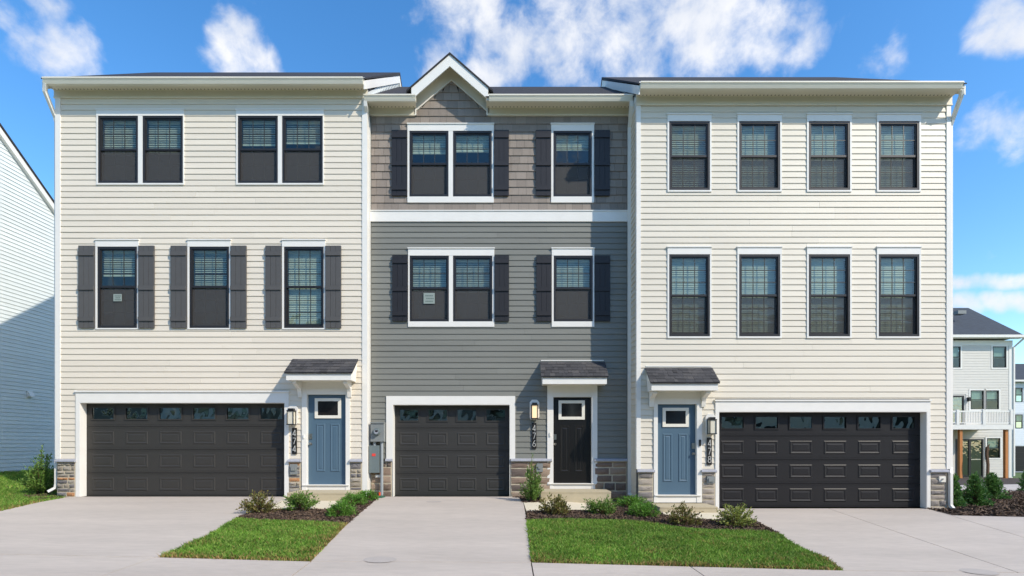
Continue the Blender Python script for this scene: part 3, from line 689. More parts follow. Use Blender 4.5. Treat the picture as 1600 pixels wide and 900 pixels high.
def house_mid():
    Y = 12.75; zb = 0.; X, Z, s = unit(Y, zb)
    h = thing('townhouse', 'narrow grey townhouse number 476 with taupe shakes, small gable and black door', 'house', (0, Y, zb), 'attached townhouses in the row')
    x0, x1 = X(576), X(996); zs = Z(170); zf = Z(182)
    gd = (X(614), X(797), -.3, Z(632)); dr = (X(864), X(924.5), -.3, Z(620))
    w3 = [(X(a), X(b), Z(308), Z(205.5)) for a, b in ((640,701),(708,768.5),(864.5,924.5))]
    w2 = [(X(a), X(b), Z(502.7), Z(400)) for a, b in ((640.4,701.6),(708,769.4),(865,926))]
    wall = shell(h, x0, x1, Z(150), [gd, dr] + w3 + w2, 3.25, 12.1, 7, -.4, 9.4)
    c3 = [(X(637), X(771.7), Z(317.3), Z(194)), (X(861), X(928), Z(317.3), Z(194))]
    c2 = [(X(638), X(772.4), Z(511), Z(388)), (X(862), X(928.4), Z(511), Z(388))]
    holes = c2 + [(X(604), X(805), -.3, Z(619)), (X(855), X(933), -.3, Z(590))]
    xl, xr = X(580.5), X(988)
    lap(wall, xl, xr, Z(717), Z(347), .1368, holes, 'grey_siding')
    for xx in (xl - .05, xr): part('corner_channel', MB().box(xx, xx+.05, -.026, .004, Z(717), zf), 'grey_siding', h)
    part('band_board', MB().box(xl-.05, xr, -.04, 0, Z(347), Z(331)).box(xl-.05, xr, -.055, 0, Z(331), Z(329.5)), 'white_trim', h)
    # shakes: staggered rows of single shingles, up into the gable
    gxc, gzp, gs = X(705), Z(127), .86
    big = c3
    r = random.Random(5); z = Z(329.5); row = 0; rh = .19
    while z < gzp - .02:
        zt = min(z + rh, gzp)
        if z < zf: a0, a1, top = xl, xr, (zf + .03 if zt > zf else zt)
        else: a0, a1, top = gxc - (gzp - z)/gs - .03, gxc + (gzp - z)/gs + .03, zt
        if z < zf < zt: a0, a1, top = xl, xr, zt
        x = a0 - r.uniform(0, .12)
        while x < a1:
            w = r.choice((.16, .19, .22, .25)); a, b = max(x, a0), min(x + w - .005, a1); x += w
            if b - a < .02: continue
            pieces = [(a, b, z, top)]
            for c in big:
                nn = []
                for (p, q, u, v) in pieces:
                    if c[0] < q and c[1] > p and c[2] < v and c[3] > u:
                        if p < c[0]: nn.append((p, c[0], u, v))
                        if q > c[1]: nn.append((c[1], q, u, v))
                        m0, m1 = max(p, c[0]), min(q, c[1])
                        if u < c[2]: nn.append((m0, m1, u, c[2]))
                        if v > c[3]: nn.append((m0, m1, c[3], v))
                    else: nn.append((p, q, u, v))
                pieces = nn
            for (p, q, u, v) in pieces:
                if q - p < .015 or v - u < .015: continue
                e = .0; f = lambda zz: -.004 - .018*(z + rh - zz)/rh - r.uniform(0, .002)
                if u >= zf - .001 or v > zf:          # trim to the gable line where the row runs above the frieze
                    def lim(zz): return gxc - (gzp-zz)/gs - .02, gxc + (gzp-zz)/gs + .02
                    l0, l1 = lim(max(u, zf)); 
                    if v > zf + .02 and (q < l0 or p > l1): v = min(v, zf + .01)
                    if v - u < .015: continue
                    if v > zf + .02:
                        t0, t1 = lim(v); poly = [(max(p, l0), u), (min(q, l1), u), (min(q, max(t1, p)), v), (max(p, min(t0, q)), v)]
                        if poly[1][0] - poly[0][0] < .01: continue
                        mb = MB(); n = len(mb.v)
                        fr = [(xx, f(zz), zz) for xx, zz in poly]; bk = [(xx, .003, zz) for xx, zz in poly]
                        mb.face(fr)
                        for i in range(4): mb.face([fr[i], bk[i], bk[(i+1) % 4], fr[(i+1) % 4]])
                        part('shake', mb, 'shake', wall); continue
                part('shake', MB().extrude([(.003, u), (f(u), u), (f(v), v), (.003, v)], p, q, 'x'), 'shake', wall)
        z = zt; row += 1
    casing(h, *c3[0], w3[:2], crown=True); casing(h, *c3[1], w3[2:]); casing(h, *c2[0], w2[:2]); casing(h, *c2[1], w2[2:])
    for i, w in enumerate(w3): window(h, *w, Z(256), 3, 2, blind=(.3, .27, .24)[i], tilt=1.15)
    for i, w in enumerate(w2): window(h, *w, Z(450.5), 3, 2, blind=(.52, .55, .5)[i], tilt=(.8, .7, .85)[i])
    for a, b in ((612.5,636.7),(772,795.3),(837,860.7),(928.3,952)): shutter(h, X(a), X(b), Z(307), Z(205), 'navy_shutter')
    for a, b in ((613.4,637.7),(772.7,795.5),(837.8,861.7),(928.7,952.4)): shutter(h, X(a), X(b), Z(502.4), Z(400), 'navy_shutter')
    # eaves left and right of the gable
    ex0, gx0, gx1, ex1 = X(576), X(651), X(760), x1
    for a, b in ((ex0, gx0), (gx1, ex1)): eaves(h, a, b, zs, .33, zf)
    gutter(h, ex0, X(649)*12.31/12.75, 9.285, 9.43, -.44); gutter(h, X(764)*12.31/12.75, X(989)*12.31/12.75, 9.285, 9.43, -.44)
    # cross gable
    hg = .33; k = 12.42/12.75; pk = ((703-CX)*12.42/FPX, CAMZ + (HOR-86)*12.42/FPX); sl = .87
    bw = .98; t_ = .29                                    # half width at the eave, depth of the fascia
    def chev(w_out, z_out, th, y0, y1, name, m):
        o = [(-w_out, z_out - w_out*sl), (0, z_out), (w_out, z_out - w_out*sl), (w_out, z_out - w_out*sl - th), (0, z_out - th), (-w_out, z_out - w_out*sl - th)]
        part(name, MB().extrude([(pk[0]+a, b) for a, b in o[:2]] + [(pk[0]+o[4][0], o[4][1]), (pk[0]+o[5][0], o[5][1])], y0, y1, 'y').extrude([(pk[0]+a, b) for a, b in (o[1], o[2], o[3], o[4])], y0, y1, 'y'), m, h)
    chev(1.02, pk[1] + .035, .045, -hg-.05, 3.3, 'gable_roof', 'main_roof')
    chev(.90, pk[1] - .01, .27, -hg-.03, -hg, 'gable_fascia', 'white_trim')
    chev(.92, gzp + .38, .02, -hg, .0, 'gable_soffit', 'soffit')
    chev(.90, gzp + .36, .36, -.03, 0, 'gable_frieze', 'soffit'); chev(.86, gzp + .03, .03, -.045, -.03, 'gable_moulding', 'white_trim')
    for a in (gx0 - .035, gx1): part('frieze_return', MB().box(a, a+.035, -.046, 0, zf, Z(168)), 'white_trim', h)
    for a, sg in ((gx0, -1), (gx1, 1)): part('eave_return', MB().box(min(a, a+sg*.02), max(a, a+sg*.02), -.44, 0, zs-.0, 9.36), 'gutter_cream', h)
    yk = .25; zk = 9.42 + (yk + .38) * (12.1 - 9.42) / 3.63      # the main slope stops behind the gable wall
    for a, b in ((x0, gx0), (gx1, x1)): box_roof(h, a, b, -.38, 9.42, 3.25, 12.1, 6.9, gable=False)
    part('roof', MB().extrude([(yk, zk-.05), (yk, zk), (3.25, 12.1), (6.9, 9.42), (6.9, 9.39), (3.25, 12.0)], gx0, gx1, 'x'), 'main_roof', h)
    # garage, stone, entry
    garage_door(h, X(614), X(797), Z(776), Z(632), 4, 'garage_grey')
    garage_trim(h, X(604), X(614), X(797), X(805), Z(776), Z(632), Z(619), stone=Z(717))
    for a, b, sd_ in ((580.5, 612.8, 4), (798.2, 861.5, 5), (928.5, 979, 6)):
        stonework(h, X(a), X(b), -.06, Z(721), 'block_stone', (.17, .215), (.22, .52), seed=sd_+20)
        part('stone_cap', MB().extrude([(-.085, Z(721)), (-.095, Z(720)), (-.085, Z(717.5)), (0, Z(716)), (0, Z(721))], X(max(a, 603)), X(b)+.01, 'x'), 'cap_stone', h)
    door_trim(h, X(855), X(864), X(924.5), X(933), Z(755), Z(620), Z(598), Z(767))
    front_door(h, X(864), X(924.5), Z(755), Z(620), 'black_door', (X(873), X(914), Z(655.5), Z(625.5)), [(X(875.6), X(890), Z(737.6), Z(665)), (X(898), X(912), Z(737.6), Z(665))], (X(867.5), Z(694), Z(683)))
    canopy(h, X(845), X(943), Z(565), X(846), X(943), 1.25+(695-588)*12.3/825, 1.25+(695-600)*12.3/825, .45)
    part('doorbell', MB().box(X(858.5), X(860.5), -.06, -.04, Z(682), Z(676)), 'white_trim', h)
    part('outlet_box', MB().box(X(838), X(848), -.08, 0, Z(737), Z(724)).cyl((X(843), -.08, Z(730)), .04, -.02, 'y'), 'meter_grey', h)
    part('downspout', MB().sweep([(X(578), -.38, 9.3), (X(578), -.36, 9.2), (X(578.5)-.02, -.14, 9.02), (X(578.5)-.02, -.07, 8.9), (X(578.5)-.02, -.07, .12), (X(579), -.12, .04)], .075, .06), 'white_trim', h)
    part('downspout', MB().sweep([(X(981), -.38, 9.3), (X(981), -.36, 9.2), (X(982.5), -.14, 8.95), (X(982.5), -.08, 8.85), (X(982.5), -.08, .1), (X(981.5), -.14, .03)], .085, .06), 'white_trim', h)
    return h
def house_right():
    Y = 12.09; zb = -.22; X, Z, s = unit(Y, zb)
    h = thing('townhouse', 'cream lap-sided townhouse number 478 with two rows of four windows and black garage door', 'house', (0, Y, zb), 'attached townhouses in the row')
    x0, x1 = X(995.4), X(1483); zs = Z(152); zf = Z(165.8)
    gd = (X(1122), X(1447), -.3, Z(643)); dr = (X(1026.7), X(1088), -.3, Z(631))
    fx = ((1045,1108.5),(1154,1218),(1262.5,1327),(1371.5,1435))
    w3 = [(X(a), X(b), Z(298), Z(190.5)) for a, b in fx]; w2 = [(X(a), X(b), Z(526), Z(398)) for a, b in fx]
    wall = shell(h, x0, x1, Z(130), [gd, dr] + w3 + w2, 4.41, 12.96, 9, -.4, 9.5)
    c3 = [(X(a-2.6), X(b+2.6), Z(300.5), Z(179)) for a, b in fx]; c2 = [(X(a-2.6), X(b+2.6), Z(528.7), Z(386)) for a, b in fx]
    holes = c3 + c2 + [(X(1117), X(1452), -.3, Z(623)), (X(1021), X(1096), -.3, Z(605))]
    zst = Z(733)
    lap(wall, x0 + .08, x1 - .08, zst, zf, .1362, holes, 'ivory_siding')
    z = -.05; 
    while z < zs:                                           # the narrow return wall beside the grey house
        part('siding_board', MB().extrude([(x0+.004, z), (x0-.02, z), (x0-.019, z+.012), (x0-.003, z+.1362), (x0+.004, z+.1362)], .085, .72, 'y'), 'ivory_siding', wall); z += .1362
    for c, w in zip(c3 + c2, w3 + w2): casing(h, *c, [w])
    for i, w in enumerate(w3): window(h, *w, Z(244), 3, 2, blind=1., tilt=(.95, 1.15, 1.2, 1.2)[i], screen='thin_screen')
    for i, w in enumerate(w2): window(h, *w, Z(461.5), 3, 3, blind=1., tilt=(1.1, 1.15, 1.2, 1.2)[i], screen='thin_screen')
    part('corner_trim', MB().box(x0-.02, x0+.08, -.03, .09, zst, zf), 'white_trim', h); part('corner_trim', MB().box(x1-.08, x1+.02, -.03, .1, zst, zf), 'white_trim', h)
    zo = -zb
    eaves(h, x0-.03, x1+.05, zs, .33, zf); gutter(h, x0-.02, X(1506)*11.65/12.09, 9.14+zo, 9.277+zo, -.44)
    box_roof(h, x0-.06, x1+.08, -.38, 9.28+zo, 4.41, 12.74+zo, 9.2)
    side_wall(h, x0-.005, 9, 9.2+zo, 4.41, 12.6+zo, 'white_siding', -1, low=9.25); side_wall(h, x1+.005, 9, 9.2+zo, 4.41, 12.6+zo, 'cream_siding', 1)
    garage_door(h, X(1122), X(1447), Z(794), Z(643), 6, 'garage_black')
    garage_trim(h, X(1117), X(1122), X(1447), X(1452), Z(794), Z(643), Z(627))
    for a, b, sd_ in ((997, 1020.6, 7), (1096.5, 1116.8, 8), (1452.5, 1477.5, 9)):
        stonework(h, X(a), X(b), -.06, Z(738), 'pale_stone', (.11, .17), (.2, .5), seed=sd_+30)
        part('stone_cap', MB().extrude([(-.085, Z(738)), (-.095, Z(737)), (-.085, Z(734.5)), (0, Z(733)), (0, Z(738))], X(a)-.03, X(b)+.02, 'x'), 'cap_stone', h)
    part('outlet_box', MB().box(X(1103), X(1115), -.08, 0, Z(755), Z(744)).box(X(1105), X(1113), -.105, -.08, Z(752), Z(747)), 'meter_grey', h)
    part('hose_bib', MB().box(X(1464), X(1474), -.07, 0, Z(753), Z(744)).cyl((X(1469), -.07, Z(748)), .02, -.05, 'y'), 'cream_trim', h)
    door_trim(h, X(1021), X(1026.7), X(1088), X(1096), Z(773), Z(631), Z(608), Z(785))
    front_door(h, X(1026.7), X(1088), Z(773), Z(631), 'blue_door', (X(1036), X(1077), Z(667), Z(637)), [(X(1036.6), X(1051.5), Z(753), Z(677.6)), (X(1061), X(1075.5), Z(753), Z(677.6))], (X(1084), Z(708.7), Z(697)))
    canopy(h, X(1008.6), X(1111), Z(574), X(1010), X(1110), 1.25+(695-597.5)*11.64/825+zo, 1.25+(695-610)*11.64/825+zo, .45, [(X(1013.5), X(1020.5), Z(636), Z(612)), (X(1094.5), X(1101), Z(636), Z(612))], flash=True)
    part('doorbell', MB().box(X(1091), X(1094), -.065, -.04, Z(697), Z(687)), 'black_metal', h)
    part('downspout', MB().sweep([(x1-.02, -.36, 9.36), (x1+.02, -.3, 9.26), (x1+.06, -.02, 8.9), (x1+.06, .04, 8.78), (x1+.06, .04, .95), (x1-.02, -.06, .82), (x1-.02, -.06, .1), (x1-.03, -.14, .02)], .06, .075), 'white_trim', h)
    return h
house_left(); house_mid(); house_right()

# ------------------------------------------------------------------ things on the facades
lantern(459, 652, 12.5, 'unlit black lantern left of the left blue door, above sign 474')
lantern(835, 643, 12.75, 'glowing black lantern on white block left of the black door', lit=True)
lantern(1109, 666, 12.09, 'unlit black lantern right of the right blue door, above sign 478')
plaque(461, 689, 12.5, '474', 'vertical black plaque reading 474 beside the left blue door')
plaque(834.5, 681, 12.75, '476', 'vertical black plaque reading 476 beside the black door')
plaque(1107.5, 705, 12.09, '478', 'vertical black plaque reading 478 right of the right blue door')
def notice(px, py, Y, w, h, label):
    t = thing('paper_notice', label, 'paper', ((px-CX)*Y/FPX, Y+.004, CAMZ+(HOR-py)*Y/FPX), 'notices taped in windows')
    part('sheet', MB().box(-w/2, w/2, .0, .002, -h/2, h/2), 'paper', t)
    l = MB()
    for i in range(3):
        x = -w*.34 + .02*(i % 2)
        while x < w*.3: l.box(x, x+.03, -.0015, -.0005, h*(.24-.26*i)-.012, h*(.24-.26*i)+.012); x += .038
    part('print', l, 'ink', t, kind='stuff')
notice(183.5, 465, 12.5, .2, .17, 'pale notice in the lower sash of the far left middle-floor window')
notice(670.5, 466, 12.75, .27, .26, 'pale notice in the grey house window, left of the pair')
def meter():
    Y = 12.75; X, Z, s = unit(Y, 0)
    t = thing('electric_meter', 'grey electric meter box with round dial and conduit beside the middle garage', 'meter', (0, Y-.045, 0))
    part('meter_box', MB().box(X(582.5), X(603), -.16, 0, Z(690), Z(662)).box(X(582), X(603.5), -.18, 0, Z(662), Z(660.5)), 'meter_grey', t)
    d = part('dial_ring', MB().cyl((X(592.5), -.16, Z(675)), .088, -.03, 'y', 24).cyl((X(592.5), -.19, Z(675)), .075, -.05, 'y', 24, r2=.068), 'panel_grey', t)
    part('dial_face', MB().cyl((X(592.5), -.2401, Z(675)), .05, -.003, 'y', 20), 'cap_stone', d); part('display', MB().box(X(591), X(595), -.247, -.2435, Z(675.5), Z(672.5)), 'black_metal', d)
    part('disconnect_box', MB().box(X(580), X(595.5), -.15, 0, Z(738), Z(696)), 'panel_grey', t)
    part('warning_label', MB().box(X(584.5), X(590), -.154, -.15, Z(712.5), Z(708.5)), 'red_label', t)
    part('nipple', MB().cyl((X(587.5), -.08, Z(696)), .035, Z(690)-Z(696), 'z'), 'conduit', t)
    part('conduit', MB().cyl((X(598.7), -.09, -.05), .036, Z(690)+.05, 'z'), 'conduit', t)
    part('outlet_cover', MB().box(X(588), X(595.5), -.05, 0, Z(745.5), Z(741.5)), 'white_trim', t)
    o = thing('pipe_cap', 'small bright orange pipe standing at the foot of the meter', 'pipe', (X(594)*.985, Y-.25, -.03)); part('pipe', MB().cyl((0, 0, 0), .022, .13), 'orange_plastic', o); part('cap', MB().cyl((0, 0, .13), .028, .02), 'orange_plastic', o)
    x, y = gp(584, 778); o = thing('utility_lid', 'flat green utility lid in the mulch below the meter', 'lid', (x, y, terrain(x, y)))
    part('lid', MB().extrude([(-.2, -.12), (.2, -.12), (.24, 0), (.2, .12), (-.2, .12), (-.24, 0)], .02, .05, 'z'), 'green_lid', o); part('collar', MB().extrude([(-.23, -.15), (.23, -.15), (.27, 0), (.23, .15), (-.23, .15), (-.27, 0)], 0, .03, 'z'), 'green_lid', o)
meter()
def step(x0, x1, y0, y1, zt, zb, label):
    t = ob('front_step', None, None, ((x0+x1)/2, y1, zb), label=label, category='step'); w = (x1-x0)/2; d = y1-y0; h = zt-zb
    part('tread', MB().extrude([(-w, -d+.012), (-w+.012, -d), (w-.012, -d), (w, -d+.012), (w, 0), (-w, 0)], h-.03, h, 'z'), 'step_concrete', t)
    part('block', MB().box(-w+.004, w-.004, -d+.006, 0, -.1, h-.03), 'step_concrete', t)
step((449-800)*11.75/825, (553-800)*11.75/825, 11.72, 12.46, .185, 0, 'concrete step below the left blue door')
step((845-800)*11.95/825, (955-800)*11.95/825, 11.95, 12.70, .19, -.02, 'concrete step below the black door')
step((1030-800)*11.35/825, (1121.5-800)*11.35/825, 11.33, 12.05, -.085, -.29, 'concrete step below the right blue door')

# ------------------------------------------------------------------ houses behind
def simple_window(house, x0, x1, z0, z1, y=0., face='y', single=False):
    f = part('window', MB().ring(x0, x1, z0, z1, .06, y-.03, y+.06), 'black_frame', house)
    if not single: part('sash_rail', MB().box(x0+.06, x1-.06, y-.02, y+.03, (z0+z1)/2-.03, (z0+z1)/2+.03), 'black_frame', f)
    part('pane', MB().face([(x0+.05, y+.01, z0+.05), (x1-.05, y+.01, z0+.05), (x1-.05, y+.01, z1-.05), (x0+.05, y+.01, z1-.05)]), 'far_glass', f)
    part('blind', MB().box(x0+.07, x1-.07, y+.08, y+.1, z0+(z1-z0)*(.45 if not single else .02), z1-.05), 'blind', f)
    return f
def house_far_left():
    xn = -16.0; h = thing('neighbour_house', 'white lap-sided gabled house wall left of the cream townhouse', 'house', (xn, 12.6, .36))
    # its gable end faces the row: ridge line runs along x, front slope towards the street
    zr = 12.6; yr = 3.4 ; ze = 9.05; y0, y1 = -1.2, 8.0
    px0 = 16.5; 
    # rake through the photographed roof edge
    d0 = FPX*16/797.; z_at = lambda px, py: (FPX*16/(CX-px), CAMZ+(HOR-py)*(FPX*16/(CX-px))/FPX)
    a = z_at(0, 207); b = z_at(88, 331); sl = (b[1]-a[1])/(b[0]-a[0])
    yr = a[0] - 1.6 - 12.6; zr = a[1] + 1.6*-sl - .36; yb = yr + 5.2; zb = zr + 5.2*sl; ya = yr - 5.2
    w = MB().face([(0, ya, -.3), (0, yb, -.3), (0, yb, zb), (0, yr, zr), (0, ya, zb)]).face([(-9, ya, -.3), (0, ya, -.3), (0, ya, zb), (-9, ya, zb)]).face([(-9, yb, -.3), (0, yb, -.3), (0, yb, zb), (-9, yb, zb)])
    wall = part('wall', w, 'white_siding', h); z = .07
    while z < zr - .15:
        zt = z + .1235; f = lambda q: (ya, yb) if q < zb else (ya + (yr-ya)*(q-zb)/(zr-zb), yb - (yb-yr)*(q-zb)/(zr-zb))
        p, q = f(zt); part('siding_board', MB().extrude([(0, z), (.02, z), (.019, z+.01), (.004, zt), (0, zt)], p, q, 'y'), 'white_siding', wall); z = zt
    part('roof', MB().extrude([(ya-.3, zb+.3*sl+.05), (yr, zr+.1), (yb+.3, zb+.3*sl+.05), (yb+.3, zb+.3*sl-.02), (yr, zr+.02), (ya-.3, zb+.3*sl-.02)], -9.2, .16, 'x'), 'main_roof', h)
    part('rake_board', MB().extrude([(ya-.28, zb+.28*sl-.02), (yr, zr+.02), (yb+.28, zb+.28*sl-.02), (yb+.28, zb+.28*sl-.24), (yr, zr-.2), (ya-.28, zb+.28*sl-.24)], .0, .13, 'x'), 'white_trim', h)
    part('foundation', MB().box(-9, -.01, ya+.01, yb-.01, -.5, .075), 'step_concrete', h)
    yv = FPX*16/(CX-45) - 12.6; zv = CAMZ + (HOR-616)*(yv+12.6)/FPX - .36
    part('dryer_vent', MB().box(0, .05, yv-.1, yv+.1, zv-.1, zv+.1).extrude([(.05, zv-.07), (.15, zv-.1), (.15, zv-.06), (.05, zv+.08)], yv-.08, yv+.08, 'y'), 'white_trim', h)
house_far_left()
def house_far_right():
    Y = 37.; s = FPX/Y; zb = -1.03; X = lambda px: (px-CX)/s; Z = lambda py: CAMZ+(HOR-py)/s - zb
    h = thing('deck_house', 'pale three-storey house with raised white deck behind the right townhouse', 'house', (0, Y, zb))
    x0, x1 = X(1330), X(1581); zt = Z(532)
    wins = [(X(1468), X(1500.5), Z(575), Z(541)), (X(1550.5), X(1572), Z(575), Z(541)), (X(1516), X(1537), Z(640), Z(609.5)), (X(1540), X(1560.5), Z(640), Z(609.5)), (X(1541.5), X(1562.5), Z(716), Z(684))]
    doors = [(X(1478), X(1506.5), Z(663), Z(618)), (X(1493.5), X(1536.5), Z(745.5), Z(686))]
    w = MB(); sheet(w, x0, x1, -.3, zt, wins + doors, .01)
    w.face([(x1, .01, -.3), (x1, 11, -.3), (x1, 11, zt), (x1, .01, zt)]).face([(x0, .01, -.3), (x0, 11, -.3), (x0, 11, zt), (x0, .01, zt)]).face([(x0, 11, -.3), (x1, 11, -.3), (x1, 11, zt), (x0, 11, zt)])
    wall = part('wall', w, 'far_siding', h); lap(wall, x0, x1-.22, .0, zt-.35, .185, [(a-.12, b+.12, c-.1, d+.1) for a, b, c, d in wins + doors], 'far_siding', joined=True)
    part('corner_trim', MB().box(x1-.22, x1+.03, -.03, .2, -.05, zt), 'white_trim', h); part('frieze_board', MB().box(x0, x1-.22, -.03, .01, zt-.35, zt), 'white_trim', h)
    for q in wins:
        simple_window(h, *q); part('casing', MB().ring(q[0]-.1, q[1]+.1, q[2]-.08, q[3]+.08, .1, -.032, .0), 'white_trim', h)
    d = part('deck_door', MB().ring(*doors[0], .12, -.02, .06), 'black_frame', h); part('pane', MB().face([(doors[0][0]+.1, .02, doors[0][2]), (doors[0][1]-.1, .02, doors[0][2]), (doors[0][1]-.1, .02, doors[0][3]), (doors[0][0]+.1, .02, doors[0][3])]), 'dark_glass', d)
    q = doors[1]; d = part('sliding_door', MB().ring(*q, .1, -.03, .06).box((q[0]+q[1])/2-.08, (q[0]+q[1])/2+.08, -.02, .05, q[2]+.1, q[3]-.1), 'black_frame', h)
    for a, b in ((q[0]+.1, (q[0]+q[1])/2-.08), ((q[0]+q[1])/2+.08, q[1]-.1)): part('pane', MB().face([(a, .02, q[2]+.1), (b, .02, q[2]+.1), (b, .02, q[3]-.1), (a, .02, q[3]-.1)]), 'dark_glass', d)
    part('handle', MB().box(q[1]-.9, q[1]-.25, -.06, -.03, (q[2]+q[3])/2-.12, (q[2]+q[3])/2-.06), 'nickel', d)
    # hip roof
    xe, ze = X(1592), Z(527); xr, zr = X(1513), Z(481)*1.0; yr = 4.8; zr = CAMZ + (HOR-481)*(Y+yr)/FPX - zb; xr = (1513-CX)*(Y+yr)/FPX
    v = [(x0-.4, -.5, ze), (xe, -.5, ze), (xe, 11.4, ze), (x0-.4, 11.4, ze), (x0+4, yr, zr), (xr, yr, zr)]
    rf = MB(); rf.v = v; rf.f = [(0, 1, 5, 4), (1, 2, 5), (2, 3, 4, 5), (3, 0, 4), (0, 3, 2, 1)]; rf.mi = [0]*5
    ro = part('roof', rf, 'slate_roof', h); part('roof_vent', MB().box((1499-CX)/s*1.05-.3, (1499-CX)/s*1.05+.3, 1.6, 2.1, ze+2.05, ze+2.3), 'meter_grey', ro)
    part('gutter', MB().box(x0-.4, xe+.05, -.62, -.5, ze-.12, ze+.06), 'white_trim', h); part('soffit', MB().box(x0-.4, xe, -.5, .02, ze-.12, ze-.08), 'white_trim', h)
    part('downspout', MB().sweep([(xe-.05, -.5, ze-.1), (x1+.1, -.05, ze-.7), (x1+.1, -.05, .1)], .1, .08), 'white_trim', h)
    # deck
    yd = -2.6; sd_ = FPX/(Y+yd); Xd = lambda px: (px-CX)/sd_; Zd = lambda py: CAMZ+(HOR-py)/sd_ - zb
    dk = part('deck', MB().box(Xd(1430), Xd(1583), yd, .0, Zd(671), Zd(663.5)), 'white_trim', h)
    for px in (1504, 1575.5): part('deck_post', MB().box(Xd(px)-.09, Xd(px)+.09, yd+.1, yd+.28, -.2, Zd(671)), 'cedar', h)
    rl = MB(); rl.box(Xd(1430), Xd(1583), yd+.02, yd+.1, Zd(644), Zd(641.5)); rl.box(Xd(1430), Xd(1583), yd+.03, yd+.09, Zd(661.5), Zd(660))
    part('hand_rail', rl, 'white_trim', h)
    bl = MB(); x = Xd(1432)
    while x < Xd(1582): bl.box(x, x+.04, yd+.04, yd+.08, Zd(661), Zd(643)); x += .17
    part('balusters', bl, 'white_trim', h, kind='stuff')
    for px in (1497, 1538, 1581): part('rail_post', MB().box(Xd(px)-.09, Xd(px)+.09, yd-.01, yd+.15, Zd(664), Zd(640)), 'white_trim', h)
    part('wall_lamp', MB().box(X(1510.5), X(1513.5), -.2, 0, Z(627), Z(621)), 'black_metal', h)
house_far_right()
def house_far_edge():
    Y = 55.; s = FPX/Y; zb = -1.3; X = lambda px: (px-CX)/s; Z = lambda py: CAMZ+(HOR-py)/s - zb
    h = thing('white_house', 'bluish white house with dark garage at the far right edge', 'house', (0, Y, zb))
    x0, x1 = X(1560), X(1760); zt = Z(594); wins = [(X(1586.5), X(1597.5), Z(628), Z(606)), (X(1586.5), X(1597.5), Z(669), Z(647.5))]; g = (X(1586.5), X(1640), Z(737), Z(697))
    w = MB(); sheet(w, x0, x1, -.3, zt, wins + [g], .01); w.face([(x0, .01, -.3), (x0, 10, -.3), (x0, 10, zt), (x0, .01, zt)]).face([(x1, .01, -.3), (x1, 10, -.3), (x1, 10, zt), (x1, .01, zt)])
    wall = part('wall', w, 'blue_siding', h); lap(wall, x0, x1, 0, zt, .19, [(a-.1, b+.1, c-.1, d+.1) for a, b, c, d in wins + [g]], 'blue_siding', joined=True)
    for q in wins: simple_window(h, *q)
    gd = part('garage_door', MB().box(*g[:2], .05, .1, *g[2:]), 'garage_black', h)
    for i in range(1, 4): part('section_joint', MB().box(*g[:2], .04, .05, g[2]+(g[3]-g[2])*i/4-.02, g[2]+(g[3]-g[2])*i/4+.02), 'black_frame', gd)
    part('roof', MB().extrude([(-.4, zt), (4.6, Z(563)*1.0+.35), (10.4, zt), (10.4, zt-.2), (-.4, zt-.2)], x0-.3, x1+.3, 'x'), 'slate_roof', h)
    part('gutter', MB().box(x0-.3, x1+.3, -.55, -.4, zt-.2, zt-.02), 'white_trim', h)
house_far_edge()

def house_opposite(x0, x1, m, roofm, label, seed):
    """row house on the other side of the street: it shows in the glass of the garage doors and windows"""
    r = random.Random(seed); Y = -13.5; h = thing('row_house', label, 'house', ((x0+x1)/2, Y, -.3), 'row houses across the street'); w = (x1-x0)/2; zt = 8.6
    h.rotation_euler = (0, 0, math.pi)
    wins = [(-w+1+i*(2*w-3.2)/2, -w+2.2+i*(2*w-3.2)/2, z, z+1.6) for i in range(3) for z in (3.6, 6.3)]; g = (-w+.8, -w+5.4, 0, 2.2); d = (w-2.2, w-1.2, .2, 2.3)
    b = MB(); sheet(b, -w, w, -.3, zt, wins + [g, d], .01)
    for a in (-w, w): b.face([(a, .01, -.3), (a, 9, -.3), (a, 9, zt), (a, .01, zt)])
    b.face([(-w, 9, -.3), (w, 9, -.3), (w, 9, zt), (-w, 9, zt)])
    wall = part('wall', b, m, h); lap(wall, -w, w, 0, zt, .16, [(p-.1, q+.1, u-.1, v+.1) for p, q, u, v in wins + [g, d]], m, joined=True)
    for q in wins: simple_window(h, *q); part('casing', MB().ring(q[0]-.1, q[1]+.1, q[2]-.1, q[3]+.1, .1, -.035, 0), 'white_trim', h)
    part('garage_door', MB().box(g[0], g[1], .05, .1, g[2], g[3]), 'garage_black', h); part('garage_trim', MB().ring(g[0]-.14, g[1]+.14, g[2]-.14, g[3]+.14, .14, -.035, 0), 'white_trim', h)
    part('front_door', MB().box(d[0], d[1], .05, .1, d[2], d[3]), 'blue_door', h); part('door_frame', MB().ring(d[0]-.12, d[1]+.12, d[2]-.12, d[3]+.12, .12, -.035, 0), 'white_trim', h)
    part('roof', MB().extrude([(-.4, zt), (4.5, zt+3.3), (9.4, zt), (9.4, zt-.15), (-.4, zt-.15)], -w, w, 'x'), roofm, h)
x = -40.
for i in range(11):
    house_opposite(x, x + 7.1, ('far_siding', 'grey_siding', 'white_siding', 'cream_siding')[i % 4], 'main_roof', 'row house across the street, showing only as reflections in the window glass', i)
    x += 7.2 + (1.2 if i % 3 == 2 else 0)

